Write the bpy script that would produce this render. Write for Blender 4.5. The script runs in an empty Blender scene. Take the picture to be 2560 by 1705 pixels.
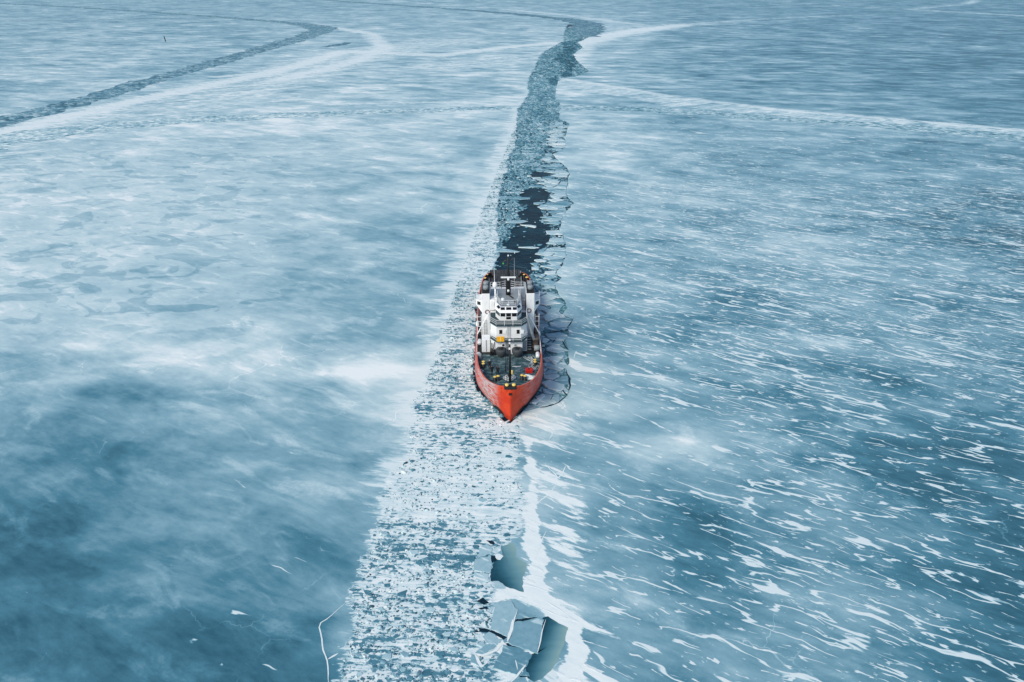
import bpy, bmesh, math, random
import numpy as np
from mathutils import Vector, Matrix

random.seed(7)
rng = np.random.default_rng(11)
SC = bpy.context.scene
COL = SC.collection

# ------------------------------------------------------------------ camera
F, HZ, CX, CY = 1800.0, -90.0, 1280.0, 852.5      # focal length, horizon row and centre of the 2560 x 1705 photograph
PITCH = math.atan((CY - HZ) / F)
CP, SP = math.cos(PITCH), math.sin(PITCH)
H = 66.5                                          # height of the camera above the ice
cam = bpy.data.cameras.new('camera')
cam.sensor_width = 36.0
cam.lens = 36.0 * F / 2560.0
cam.clip_start = 1.0
cam.clip_end = 20000.0
cam_o = bpy.data.objects.new('camera', cam)
cam_o.location = (0, 0, H)
cam_o.rotation_euler = (math.pi / 2 - PITCH, 0, 0)
COL.objects.link(cam_o)
SC.camera = cam_o

# ------------------------------------------------------------------ sky, sun, exposure
SUN_EL, SUN_AZ = math.radians(42), math.radians(-140)      # azimuth from +Y towards +X
w = bpy.data.worlds.new('World')
SC.world = w
w.use_nodes = True
wn = w.node_tree
sky = wn.nodes.new('ShaderNodeTexSky')
sky.sky_type = 'NISHITA'
sky.sun_disc = False
sky.sun_elevation = SUN_EL
sky.sun_rotation = SUN_AZ
sky.air_density = 1.0
sky.dust_density = 1.2
wn.links.new(sky.outputs[0], wn.nodes['Background'].inputs[0])
wn.nodes['Background'].inputs[1].default_value = 0.085
sl = bpy.data.lights.new('sun', 'SUN')
sl.energy = 1.5
sl.angle = math.radians(20)
sl.color = (1.0, 0.92, 0.78)
so = bpy.data.objects.new('sun', sl)
d = Vector((math.sin(SUN_AZ) * math.cos(SUN_EL), math.cos(SUN_AZ) * math.cos(SUN_EL), math.sin(SUN_EL)))
so.rotation_euler = d.to_track_quat('Z', 'Y').to_euler()
so.location = (-60, -60, 120)
COL.objects.link(so)
SC.view_settings.view_transform = 'Standard'
SC.view_settings.look = 'None'
SC.view_settings.exposure = 0.78
SC.view_settings.gamma = 1.0
SC.view_settings.use_curve_mapping = False
SC.cycles.max_bounces = 5
SC.cycles.diffuse_bounces = 2
SC.cycles.glossy_bounces = 2
SC.cycles.transmission_bounces = 2
SC.cycles.use_denoising = True

# ------------------------------------------------------------------ helpers: survey of the ice plain
def gp(px, py, z=0.0):
    """photograph pixel -> point on the level z"""
    h = H - z
    v = (py - CY) / F
    D = h * (CP - v * SP) / (v * CP + SP)
    Z = D * CP + h * SP
    return ((px - CX) / F * Z, D)

def G(pts, z=0.0):
    return np.array([gp(a, b, z) for a, b in pts])

def to_px(X, D, z=0.0):
    h = H - z
    Z = D * CP + h * SP
    return CX + F * X / Z, CY + F * (h * CP - D * SP) / Z

def hash2(ix, iy, seed):
    n = (ix.astype(np.int64) * 374761393 + iy.astype(np.int64) * 668265263 + seed * 974634777) & 0x7fffffff
    n = ((n ^ (n >> 13)) * 1274126177) & 0x7fffffff
    return ((n ^ (n >> 16)) & 0xffff) / 65535.0

def vnoise(x, y, seed=0):
    x = np.asarray(x, float); y = np.asarray(y, float)
    ix = np.floor(x); iy = np.floor(y)
    fx = x - ix; fy = y - iy
    fx = fx * fx * (3 - 2 * fx); fy = fy * fy * (3 - 2 * fy)
    a = hash2(ix, iy, seed); b = hash2(ix + 1, iy, seed); c = hash2(ix, iy + 1, seed); e = hash2(ix + 1, iy + 1, seed)
    return (a * (1 - fx) + b * fx) * (1 - fy) + (c * (1 - fx) + e * fx) * fy

def fbm(x, y, seed=0, octv=4):
    s = 0; a = 0.5; t = 0
    for k in range(octv):
        s = s + a * vnoise(np.asarray(x) * 2 ** k, np.asarray(y) * 2 ** k, seed + k * 17); t += a; a *= 0.55
    return s / t

def sdist(X, Y, P):
    """signed distance of points to a polyline (positive to the right of its travel) and the arc position"""
    best = np.full(X.shape, 1e9); sg = np.ones(X.shape); arc = np.zeros(X.shape); acc = 0
    n = len(P) - 1
    for i in range(n):
        a = P[i]; b = P[i + 1]; ab = b - a; L = np.hypot(*ab)
        t = ((X - a[0]) * ab[0] + (Y - a[1]) * ab[1]) / (L * L)
        lo = -1e9 if i == 0 else 0; hi = 1e9 if i == n - 1 else 1
        tc = np.clip(t, lo, hi)
        dx = X - (a[0] + tc * ab[0]); dy = Y - (a[1] + tc * ab[1])
        dd = np.hypot(dx, dy); m = dd < best
        best = np.where(m, dd, best)
        sg = np.where(m, np.sign(ab[1] * dx - ab[0] * dy), sg)
        arc = np.where(m, acc + tc * L, arc); acc += L
    return best, sg, arc

# ------------------------------------------------------------------ helpers: objects
def link(o, parent=None):
    COL.objects.link(o)
    if parent is not None:
        o.parent = parent
    return o

def mesh_obj(name, verts, faces, mat=None, parent=None, smooth=False, attrs=None, fattrs=None):
    me = bpy.data.meshes.new(name)
    me.from_pydata([tuple(map(float, v)) for v in verts], [], faces)
    if mat:
        me.materials.append(mat)
    for k, a in (attrs or {}).items():
        at = me.attributes.new(k, 'FLOAT', 'POINT'); at.data.foreach_set('value', np.asarray(a, dtype=np.float32))
    for k, a in (fattrs or {}).items():
        at = me.attributes.new(k, 'FLOAT', 'FACE'); at.data.foreach_set('value', np.asarray(a, dtype=np.float32))
    me.update()
    o = bpy.data.objects.new(name, me)
    if smooth:
        me.polygons.foreach_set('use_smooth', [True] * len(me.polygons))
    return link(o, parent)

def fast_mesh(name, V, quads, tris, mat, attrs=None, fattr=None):
    """big mesh from numpy arrays"""
    me = bpy.data.meshes.new(name)
    nq = len(quads); nt = len(tris)
    me.vertices.add(len(V)); me.vertices.foreach_set('co', V.astype(np.float32).ravel())
    li = np.concatenate([quads.ravel(), tris.ravel()]) if nt else quads.ravel()
    me.loops.add(len(li)); me.loops.foreach_set('vertex_index', li.astype(np.int32))
    me.polygons.add(nq + nt)
    st = np.concatenate([np.arange(nq) * 4, nq * 4 + np.arange(nt) * 3])
    me.polygons.foreach_set('loop_start', st.astype(np.int32))
    try:
        me.polygons.foreach_set('loop_total', np.concatenate([np.full(nq, 4), np.full(nt, 3)]).astype(np.int32))
    except Exception:
        pass
    me.materials.append(mat)
    for k, a in (attrs or {}).items():
        at = me.attributes.new(k, 'FLOAT', 'POINT'); at.data.foreach_set('value', np.asarray(a, dtype=np.float32))
    for k, a in (fattr or {}).items():
        at = me.attributes.new(k, 'FLOAT', 'FACE'); at.data.foreach_set('value', np.asarray(a, dtype=np.float32))
    me.update(calc_edges=True); me.validate()
    return link(bpy.data.objects.new(name, me))

def tag(o, label=None, cat=None, group=None, kind=None):
    if label: o['label'] = label
    if cat: o['category'] = cat
    if group: o['group'] = group
    if kind: o['kind'] = kind
    return o

class MB:
    """collects shapes into one mesh"""
    def __init__(self): self.v = []; self.f = []
    def add(self, vs, fs):
        b = len(self.v); self.v += [tuple(v) for v in vs]; self.f += [tuple(i + b for i in f) for f in fs]; return self
    def box(self, x0, x1, y0, y1, z0, z1, taper=0.0):
        t = taper
        vs = [(x0, y0, z0), (x1, y0, z0), (x1, y1, z0), (x0, y1, z0), (x0 + t, y0 + t, z1), (x1 - t, y0 + t, z1), (x1 - t, y1 - t, z1), (x0 + t, y1 - t, z1)]
        return self.add(vs, [(3, 2, 1, 0), (4, 5, 6, 7), (0, 1, 5, 4), (1, 2, 6, 5), (2, 3, 7, 6), (3, 0, 4, 7)])
    def prism(self, pts, z0, z1, top=None):
        n = len(pts); top = top or pts
        z0f = z0 if callable(z0) else (lambda x, y: z0); z1f = z1 if callable(z1) else (lambda x, y: z1)
        vs = [(x, y, z0f(x, y)) for x, y in pts] + [(x, y, z1f(x, y)) for x, y in top]
        fs = [tuple(range(n - 1, -1, -1)), tuple(range(n, 2 * n))] + [(i, (i + 1) % n, n + (i + 1) % n, n + i) for i in range(n)]
        return self.add(vs, fs)
    def tube(self, path, r, n=6, cap=True):
        P = [Vector(p) for p in path]; rr = r if isinstance(r, (list, tuple)) else [r] * len(P)
        vs = []; fs = []
        for i, p in enumerate(P):
            t = (P[min(i + 1, len(P) - 1)] - P[max(i - 1, 0)]).normalized()
            u = t.cross(Vector((0, 0, 1)) if abs(t.z) < 0.9 else Vector((1, 0, 0))).normalized(); v = t.cross(u)
            for k in range(n):
                a = 2 * math.pi * k / n
                vs.append(p + u * rr[i] * math.cos(a) + v * rr[i] * math.sin(a))
        for i in range(len(P) - 1):
            for k in range(n):
                fs.append((i * n + k, i * n + (k + 1) % n, (i + 1) * n + (k + 1) % n, (i + 1) * n + k))
        if cap:
            fs.append(tuple(range(n - 1, -1, -1))); fs.append(tuple((len(P) - 1) * n + k for k in range(n)))
        return self.add(vs, fs)
    def lathe(self, c, prof, n=12, axis='z'):
        vs = []; fs = []
        for r, h in prof:
            for k in range(n):
                a = 2 * math.pi * k / n; p = (r * math.cos(a), r * math.sin(a), h)
                if axis == 'y': p = (p[0], h, p[1])
                if axis == 'x': p = (h, p[0], p[1])
                vs.append((c[0] + p[0], c[1] + p[1], c[2] + p[2]))
        for i in range(len(prof) - 1):
            for k in range(n):
                fs.append((i * n + k, i * n + (k + 1) % n, (i + 1) * n + (k + 1) % n, (i + 1) * n + k))
        fs.append(tuple(range(n - 1, -1, -1))); fs.append(tuple((len(prof) - 1) * n + k for k in range(n)))
        return self.add(vs, fs)
    def torus(self, c, R, r, axis='y', n=14, m=6):
        vs = []; fs = []
        for i in range(n):
            a = 2 * math.pi * i / n
            for j in range(m):
                b = 2 * math.pi * j / m; q = R + r * math.cos(b)
                p = (q * math.cos(a), r * math.sin(b), q * math.sin(a)) if axis == 'y' else (q * math.cos(a), q * math.sin(a), r * math.sin(b))
                vs.append((c[0] + p[0], c[1] + p[1], c[2] + p[2]))
                fs.append((i * m + j, ((i + 1) % n) * m + j, ((i + 1) % n) * m + (j + 1) % m, i * m + (j + 1) % m))
        return self.add(vs, fs)
    def build(self, name, mat, parent=None, smooth=False, bevel=0):
        o = mesh_obj(name, self.v, self.f, mat, parent, smooth)
        if smooth:
            o.data.shade_smooth() if hasattr(o.data, 'shade_smooth') else None
        if bevel:
            m = o.modifiers.new('bevel', 'BEVEL'); m.width = bevel; m.segments = 2; m.limit_method = 'ANGLE'
        return o

# ------------------------------------------------------------------ helpers: materials
def lin(c):
    return tuple(((v / 255) / 12.92 if v / 255 <= 0.04045 else ((v / 255 + 0.055) / 1.055) ** 2.4) for v in c)

class NT:
    def __init__(self, name):
        self.m = bpy.data.materials.new(name); self.m.use_nodes = True
        self.t = self.m.node_tree; self.b = self.t.nodes['Principled BSDF']
    def new(self, k, **kw):
        n = self.t.nodes.new(k)
        for a, v in kw.items(): setattr(n, a, v)
        return n
    def put(self, sock, v):
        if hasattr(v, 'is_output'): self.t.links.new(v, sock)
        elif v is not None: sock.default_value = v
    def pos(self): return self.new('ShaderNodeNewGeometry').outputs['Position']
    def obj(self): return self.new('ShaderNodeTexCoord').outputs['Object']
    def attr(self, n): return self.new('ShaderNodeAttribute', attribute_name=n).outputs['Fac']
    def math(self, op, a, b=None, c=None, clamp=False):
        n = self.new('ShaderNodeMath', operation=op, use_clamp=clamp)
        for i, v in enumerate((a, b, c)): self.put(n.inputs[i], v) if v is not None else None
        return n.outputs[0]
    def mul(self, a, b): return self.math('MULTIPLY', a, b)
    def add(self, a, b): return self.math('ADD', a, b)
    def sub(self, a, b): return self.math('SUBTRACT', a, b)
    def mad(self, a, b, c): return self.math('MULTIPLY_ADD', a, b, c)
    def step(self, v, lo, hi, a=0.0, b=1.0):
        n = self.new('ShaderNodeMapRange', interpolation_type='SMOOTHSTEP')
        self.put(n.inputs['Value'], v); self.put(n.inputs['From Min'], lo); self.put(n.inputs['From Max'], hi)
        self.put(n.inputs['To Min'], a); self.put(n.inputs['To Max'], b)
        return n.outputs[0]
    def rot(self, v, ang):
        n = self.new('ShaderNodeVectorRotate', rotation_type='Z_AXIS'); self.put(n.inputs['Vector'], v); n.inputs['Angle'].default_value = ang
        return n.outputs[0]
    def scl(self, v, s):
        n = self.new('ShaderNodeVectorMath', operation='MULTIPLY'); self.put(n.inputs[0], v); self.put(n.inputs[1], s); return n.outputs[0]
    def vadd(self, a, b):
        n = self.new('ShaderNodeVectorMath', operation='ADD'); self.put(n.inputs[0], a); self.put(n.inputs[1], b); return n.outputs[0]
    def noise(self, v, scale=1.0, detail=4, rough=0.5, dist=0.0, col=False):
        n = self.new('ShaderNodeTexNoise'); self.put(n.inputs['Vector'], v)
        n.inputs['Scale'].default_value = scale; n.inputs['Detail'].default_value = detail
        n.inputs['Roughness'].default_value = rough; n.inputs['Distortion'].default_value = dist
        return n.outputs['Color' if col else 'Fac']
    def voro(self, v, scale=1.0, feature='F1', out='Distance', rnd=1.0):
        n = self.new('ShaderNodeTexVoronoi', feature=feature); self.put(n.inputs['Vector'], v); n.inputs['Scale'].default_value = scale
        n.inputs['Randomness'].default_value = rnd
        return n.outputs[out]
    def mix(self, f, a, b):
        n = self.new('ShaderNodeMix'); self.put(n.inputs[0], f); self.put(n.inputs[2], a); self.put(n.inputs[3], b); return n.outputs[0]
    def cmix(self, f, a, b, op='MIX'):
        n = self.new('ShaderNodeMix', data_type='RGBA', blend_type=op); self.put(n.inputs[0], f)
        for s, v in ((6, a), (7, b)): self.put(n.inputs[s], v if hasattr(v, 'is_output') else (*v[:3], 1))
        return n.outputs[2]
    def ramp(self, f, stops):
        n = self.new('ShaderNodeValToRGB'); self.put(n.inputs[0], f); e = n.color_ramp.elements
        while len(e) < len(stops): e.new(0.5)
        for el, (p, c) in zip(e, stops): el.position = p; el.color = (*c, 1)
        return n.outputs[0]
    def bump(self, h, strength=0.5, dist=0.1, normal=None):
        n = self.new('ShaderNodeBump'); n.inputs['Strength'].default_value = strength; n.inputs['Distance'].default_value = dist
        self.put(n.inputs['Height'], h)
        if normal is not None: self.put(n.inputs['Normal'], normal)
        return n.outputs[0]
    def out(self, col=None, rough=None, normal=None, spec=None, metal=None):
        b = self.b.inputs
        if col is not None: self.put(b['Base Color'], col if hasattr(col, 'is_output') else (*col, 1))
        if rough is not None: self.put(b['Roughness'], rough)
        if normal is not None: self.put(b['Normal'], normal)
        if spec is not None: self.put(b['Specular IOR Level'], spec)
        if metal is not None: self.put(b['Metallic'], metal)
        return self.m

ICE_RAMP = [(0.0, lin((36, 86, 103))), (0.25, lin((77, 131, 150))), (0.5, lin((131, 172, 186))), (0.75, lin((183, 210, 216))), (1.0, lin((235, 243, 242)))]
WIND = math.radians(28)

def ice_material():
    n = NT('ice'); P = n.pos()
    frost_vignette, drift, track, broken, snow, patch, rough, fringe, wisp = (n.attr(k) for k in ('frost_vignette', 'drift', 'track', 'broken', 'snow', 'patch', 'rough', 'fringe', 'wisp'))
    W = n.rot(P, WIND)
    nb = n.noise(P, 1 / 55, 5, 0.55, 0.4)
    nw = n.noise(n.scl(W, (1 / 26, 1 / 9, 1)), 1, 8, 0.66, 0.5)
    nf = n.noise(n.scl(W, (1 / 2.6, 1 / 0.9, 1)), 1, 5, 0.6)
    cl1 = n.noise(n.scl(P, (1 / 15, 1 / 10, 1)), 1, 4, 0.5, 0.6)
    frost_vignette = n.add(frost_vignette, n.mul(n.sub(cl1, 0.5), n.mad(patch, -0.3, 0.62)))
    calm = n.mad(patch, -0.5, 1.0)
    t = n.add(frost_vignette, n.mul(n.mul(n.sub(nb, 0.5), 0.75), calm))
    t = n.add(t, n.mul(n.mul(n.sub(nw, 0.5), 0.85), calm))
    t = n.add(t, n.mul(n.sub(nf, 0.5), 0.20))
    t = n.add(t, n.mul(n.sub(n.noise(n.scl(n.rot(P, math.radians(5)), (1 / 5, 1 / 3, 1)), 1, 5, 0.65), 0.5), 0.26))
    fw = n.noise(n.scl(n.rot(P, math.radians(6)), (1 / 30, 1 / 8, 1)), 1, 6, 0.68, 0.3)
    t = n.add(t, n.mul(n.mul(n.sub(fw, 0.5), wisp), 1.5))
    # darker thin-snow patches with soft-crisp borders
    pm = n.noise(n.scl(n.rot(P, math.radians(8)), (1 / 15, 1 / 9, 1)), 1, 3, 0.5, 0.9)
    pm2 = n.noise(n.scl(n.rot(P, math.radians(14)), (1 / 6, 1 / 4, 1)), 1, 3, 0.5, 0.6)
    pk = n.math('MAXIMUM', n.step(pm, 0.555, 0.58), n.mul(n.step(pm2, 0.63, 0.66), 0.8))
    t = n.sub(t, n.mul(n.mul(pk, patch), 0.15))
    # wind-roughened crust between the old channels
    rn = n.noise(n.scl(n.rot(P, math.radians(-25)), (1 / 7, 1 / 2.6, 1)), 1, 5, 0.72)
    rb = n.noise(n.scl(n.rot(P, math.radians(-32)), (1 / 70, 1 / 7, 1)), 1, 5, 0.6, 0.3)
    rmask = n.step(n.add(rough, n.mul(n.sub(rb, 0.5), 1.2)), 0.35, 0.6)
    t = n.mix(n.mul(rmask, 0.85), t, n.add(0.74, n.add(n.mul(n.sub(rn, 0.5), 1.9), n.mul(n.sub(rb, 0.5), 1.1))))
    # mottled wind crust patches
    cm = n.noise(n.scl(W, (1 / 11, 1 / 4.5, 1)), 1, 4, 0.55, 0.8)
    cg = n.noise(P, 2.2, 3, 0.7)
    crust = n.mul(n.step(cm, 0.54, 0.68), n.step(cg, 0.30, 0.65, 0.55, 1))
    t = n.add(t, n.mul(crust, 0.17))
    hl = n.voro(n.vadd(n.scl(P, (1 / 16, 1 / 16, 1)), n.scl(n.noise(P, 1 / 7, 4, 0.6, 0, col=True), (0.5, 0.5, 0))), 1, 'DISTANCE_TO_EDGE')
    hm = n.mul(n.step(hl, 0.006, 0.001), n.step(n.noise(P, 1 / 18, 3, 0.5), 0.52, 0.62))
    t = n.add(t, n.mul(hm, 0.2))
    spk = n.noise(n.scl(W, (1 / 0.5, 1 / 0.3, 1)), 1, 2, 0.5)
    t = n.add(t, n.mul(n.step(spk, 0.74, 0.80), 0.25))
    # wind drifts: sharp white streaks
    wob = n.noise(P, 1 / 6.0, 3, 0.5, 0, col=True)
    zig = n.noise(n.scl(W, (1 / 20, 1 / 1.5, 1)), 1, 2, 0.5)
    zv = n.new('ShaderNodeCombineXYZ'); n.put(zv.inputs[0], n.mul(n.sub(zig, 0.5), 11.0))
    W2 = n.vadd(n.vadd(W, n.scl(n.vadd(wob, (-0.5, -0.5, -0.5)), (2.0, 2.6, 0))), zv.outputs[0])
    s1 = n.noise(n.scl(W2, (1 / 16, 1 / 3.2, 1)), 1, 2, 0.4)
    dens = n.noise(P, 1 / 28, 3, 0.5); den2 = n.noise(n.scl(W, (1 / 8.5, 1 / 2.6, 1)), 1, 3, 0.5)
    dd = n.add(drift, n.mul(n.sub(dens, 0.5), 0.8))
    wid = n.math('MINIMUM', n.mul(n.math('MAXIMUM', n.sub(n.mad(dd, 0.12, den2), 0.585), 0.0), 0.26), 0.021)
    m1 = n.mul(n.step(wid, 0.0005, 0.003), n.step(n.sub(wid, n.math('ABSOLUTE', n.sub(s1, 0.5))), -0.002, 0.012))
    s1b = n.noise(n.scl(n.vadd(W2, (71, 23, 5)), (1 / 9, 1 / 1.9, 1)), 1, 2, 0.4)
    den3 = n.noise(n.scl(n.vadd(W, (11, 3, 8)), (1 / 4, 1 / 1.6, 1)), 1, 3, 0.5)
    wid2 = n.math('MINIMUM', n.mul(n.math('MAXIMUM', n.sub(n.mad(dd, 0.11, den3), 0.625), 0.0), 0.30), 0.024)
    m1 = n.math('MAXIMUM', m1, n.mul(n.step(wid2, 0.0005, 0.003), n.step(n.sub(wid2, n.math('ABSOLUTE', n.sub(s1b, 0.5))), -0.001, 0.012)))
    s2 = n.noise(n.scl(n.vadd(W2, (31, 17, 0)), (1 / 2.6, 1 / 0.7, 1)), 1, 3, 0.5)
    m2 = n.step(n.sub(s2, n.mad(dd, -0.13, 0.80)), 0.0, 0.025)
    s3 = n.noise(n.scl(n.vadd(W2, (9, 57, 0)), (1 / 1.0, 1 / 0.4, 1)), 1, 2, 0.5)
    m3 = n.mul(n.step(n.sub(s3, n.mad(dd, -0.10, 0.775)), 0.0, 0.03), 0.7)
    dm = n.math('MAXIMUM', n.math('MAXIMUM', m1, m2), m3)
    t = n.mix(n.mul(dm, 0.94), t, 0.93)
    # snow banks along the old channels
    sv = n.add(snow, n.add(n.mul(n.sub(n.noise(n.scl(W2, (1 / 10, 1 / 1.8, 1)), 1, 5, 0.6), 0.5), 1.9), n.mul(n.sub(nf, 0.5), 0.3)))
    fa = n.new('ShaderNodeSeparateXYZ'); n.put(fa.inputs[0], P); soft = n.step(fa.outputs[1], 180, 420)
    sm = n.mul(n.step(sv, n.mad(soft, -0.08, 0.42), n.mad(soft, 0.16, 0.56)), n.mad(soft, -0.16, 1.0))
    t = n.mix(n.mul(sm, n.step(snow, 0.02, 0.3)), t, n.mad(nf, 0.22, 0.85))
    # frayed fringe of snow fingers along the refrozen track
    fn = n.add(n.mul(n.noise(n.scl(n.rot(P, math.radians(4)), (1 / 10, 1 / 2.8, 1)), 1, 4, 0.6), 0.6), n.mul(n.noise(n.scl(n.rot(P, math.radians(9)), (1 / 4, 1 / 0.7, 1)), 1, 4, 0.65), 0.45))
    fm_ = n.step(n.add(fringe, n.mul(n.sub(fn, 0.52), 2.6)), 0.40, 0.85)
    t = n.mix(n.mul(n.mul(fm_, n.step(fringe, 0.02, 0.3)), 0.9), t, 0.93)
    # refrozen channel: snowed-over rubble with cross striations
    e1 = n.noise(n.scl(P, (1 / 4.0, 1 / 1.6, 1)), 1, 4, 0.6); e2 = n.noise(n.scl(P, (1 / 1.4, 1 / 0.4, 1)), 1, 3, 0.6)
    td = n.add(track, n.add(n.mul(n.sub(e1, 0.5), 5.0), n.mul(n.sub(e2, 0.5), 3.0)))
    tm = n.step(td, -0.6, 0.6)
    R = n.rot(P, math.radians(5))
    st = n.noise(n.scl(R, (1 / 5.5, 1 / 0.55, 1)), 1, 6, 0.68, 0.5)
    sp = n.noise(n.scl(R, (1 / 0.65, 1 / 0.42, 1)), 1, 4, 0.62, 0.4)
    big = n.noise(P, 1 / 5.0, 3, 0.5)
    band = n.noise(n.scl(R, (1 / 30, 1 / 3.2, 1)), 1, 3, 0.5)
    bk = n.add(broken, n.add(n.mul(n.sub(big, 0.5), 1.2), n.mul(n.sub(band, 0.5), 2.2)))
    vc = n.new('ShaderNodeSeparateColor'); n.put(vc.inputs[0], n.voro(n.vadd(n.scl(R, (1 / 0.8, 1 / 0.42, 1)), n.scl(n.noise(P, 1.5, 2, 0.5, 0, col=True), (0.6, 0.6, 0))), 1, 'F1', 'Color'))
    v1 = n.add(n.add(n.mul(n.sub(st, 0.5), 1.75), n.mul(n.sub(sp, 0.5), 1.1)), n.mul(n.sub(vc.outputs[0], 0.5), 0.5))
    dark = n.step(n.add(v1, n.mul(bk, 0.42)), 0.13, 0.43)
    tt = n.mix(n.mul(dark, 0.92), n.mad(n.noise(n.scl(R, (0.35, 1.6, 1)), 1, 5, 0.65), 0.7, 0.54), n.mad(sp, 0.5, -0.10))
    t = n.mix(tm, t, tt)
    # crisp white lip along the track edge
    lip = n.mul(n.step(n.math('ABSOLUTE', td), 0.25, 0.05), n.step(track, -6, -3))
    t = n.mix(n.mul(lip, 0.6), t, 0.95)
    t = n.add(t, n.mul(n.sub(n.noise(P, 5.0, 2, 0.6), 0.5), 0.07))
    t = n.math('MAXIMUM', t, n.mad(nf, 0.30, -0.06))
    col = n.ramp(t, ICE_RAMP)
    hgt = n.add(n.mul(dm, 0.5), n.add(n.mul(sm, 0.5), n.mul(tm, n.mul(n.sub(1.0, dark), 0.9))))
    nm = n.bump(hgt, 0.35, 0.15)
    return n.out(col, n.mix(tm, 0.45, 0.8), nm, 0.25)

def water_material():
    n = NT('water'); P = n.pos()
    wv = n.noise(n.scl(n.rot(P, 0.1), (1 / 2.2, 1 / 0.8, 1)), 1, 4, 0.6, 0.4)
    big = n.noise(P, 1 / 9, 3, 0.5)
    c = n.cmix(n.step(big, 0.4, 0.75), lin((6, 32, 46)), lin((18, 58, 72)))
    xs = n.new('ShaderNodeSeparateXYZ'); n.put(xs.inputs[0], P)
    green = n.mul(n.mul(n.step(xs.outputs[0], 1.5, 4.0), n.step(xs.outputs[1], 165, 140)), n.step(n.noise(P, 1 / 4, 3, 0.5), 0.3, 0.6))
    c = n.cmix(n.mul(n.step(wv, 0.5, 0.7), 0.6), c, lin((34, 80, 96)))
    c = n.cmix(green, c, lin((92, 142, 148)))
    return n.out(c, n.mad(wv, 0.2, 0.3), n.bump(wv, 0.6, 0.35), 0.09)

def piece_material(name, stops, rough=0.6, streak=0.0):
    n = NT(name); P = n.pos()
    tone = n.attr('tone')
    t = n.add(tone, n.mul(n.sub(n.noise(P, 1.6, 4, 0.6), 0.5), 0.22))
    if streak:
        info = n.new('ShaderNodeObjectInfo').outputs['Random']
        t = n.add(t, n.mul(n.sub(info, 0.5), 0.2))
        s = n.noise(n.scl(n.rot(P, WIND), (1 / 4, 1 / 0.8, 1)), 1, 4, 0.55)
        t = n.add(t, n.mul(n.step(s, 0.56, 0.64), streak))
    nz = n.new('ShaderNodeSeparateXYZ'); n.put(nz.inputs[0], n.new('ShaderNodeNewGeometry').outputs['True Normal'])
    return n.out(n.ramp(t, stops), rough, n.bump(n.noise(P, 3, 4, 0.6), 0.25, 0.05), 0.3)

M = {}
M['ice'] = ice_material()
M['water'] = water_material()
M['brash'] = piece_material('brash', ICE_RAMP)
M['slab'] = piece_material('slab', ICE_RAMP, 0.5, 0.3)

def brash_bed_material():
    n = NT('brash bed'); P = n.pos()
    PB = n.scl(P, (0.5, 0.8, 1)); a = n.voro(PB, 1 / 1.3, 'F1', 'Color'); g = n.new('ShaderNodeSeparateColor'); n.put(g.inputs[0], a)
    edge = n.voro(PB, 1 / 1.3, 'DISTANCE_TO_EDGE')
    big = n.noise(P, 1 / 14, 4, 0.6)
    t = n.add(n.attr('tone'), n.add(n.mul(n.sub(g.outputs[0], 0.5), 0.75), n.mul(n.sub(big, 0.5), 0.8)))
    t = n.mul(t, n.step(edge, 0.02, 0.12, 0.35, 1))
    return n.out(n.ramp(t, ICE_RAMP), 0.6, n.bump(g.outputs[0], 0.4, 0.2), 0.3)
M['bed'] = brash_bed_material()

def rough_snow_material():
    n = NT('rough snow'); P = n.pos()
    a = n.noise(n.scl(P, (1 / 3.2, 1 / 2.2, 1)), 1, 6, 0.75)
    big = n.noise(n.scl(P, (1 / 40, 1 / 9, 1)), 1, 5, 0.6)
    t = n.add(n.attr('tone'), n.add(n.mul(n.sub(a, 0.5), 2.8), n.mul(n.sub(big, 0.5), 0.8)))
    return n.out(n.ramp(t, ICE_RAMP), 0.8, n.bump(a, 0.5, 0.3), 0.2)
M['rough'] = rough_snow_material()

# ------------------------------------------------------------------ the ice sheet with the open channel
STEM = np.array(gp(1276, 1055))
SHIP_ROT = 0.02
def S(x, y, z=0.0):      # ship's own axes (x to port, y aft of the stem) -> world
    return Vector((STEM[0] + x * math.cos(SHIP_ROT) - y * math.sin(SHIP_ROT), STEM[1] + x * math.sin(SHIP_ROT) + y * math.cos(SHIP_ROT), z))

WL = [(0, 0), (1.85, 1.16), (2.6, 1.65), (5.2, 2.95), (8.87, 4.8), (11.5, 5.75), (14, 6.1), (20, 6.15), (44, 6.1), (50, 5.6), (53.5, 4.7), (55.5, 3.6)]
def wl_half(y):
    return np.interp(y, [p[0] for p in WL], [p[1] for p in WL])

left_px = [(1247, 640), (1243, 580), (1243, 530), (1253, 466), (1268, 427), (1267, 402), (1289, 364), (1290, 340), (1294, 290), (1296, 272), (1316, 245), (1323, 234), (1319, 207), (1325, 190), (1341, 163), (1352, 136), (1368, 125), (1408, 103), (1412, 76), (1420, 62)]
right_px = [(1371, 1019), (1395, 1008), (1418, 988), (1424, 965), (1423, 943), (1413, 919), (1426, 904), (1423, 876), (1414, 850), (1421, 817), (1433, 796), (1404, 787), (1417, 770), (1413, 757), (1396, 735), (1390, 707), (1403, 693), (1388, 684), (1408, 664), (1415, 640), (1414, 606), (1401, 575), (1405, 540), (1434, 509), (1421, 494), (1414, 478), (1419, 463), (1421, 440), (1423, 425), (1406, 410), (1383, 386), (1414, 370), (1414, 343), (1424, 308), (1399, 299), (1398, 275), (1401, 261), (1388, 246), (1390, 223), (1397, 197), (1439, 192), (1473, 178), (1444, 154), (1433, 136), (1457, 118), (1444, 107), (1479, 90), (1502, 72), (1504, 62)]
LP = G(left_px); RP = G(right_px)
D_END = gp(0, 62)[1]
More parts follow.
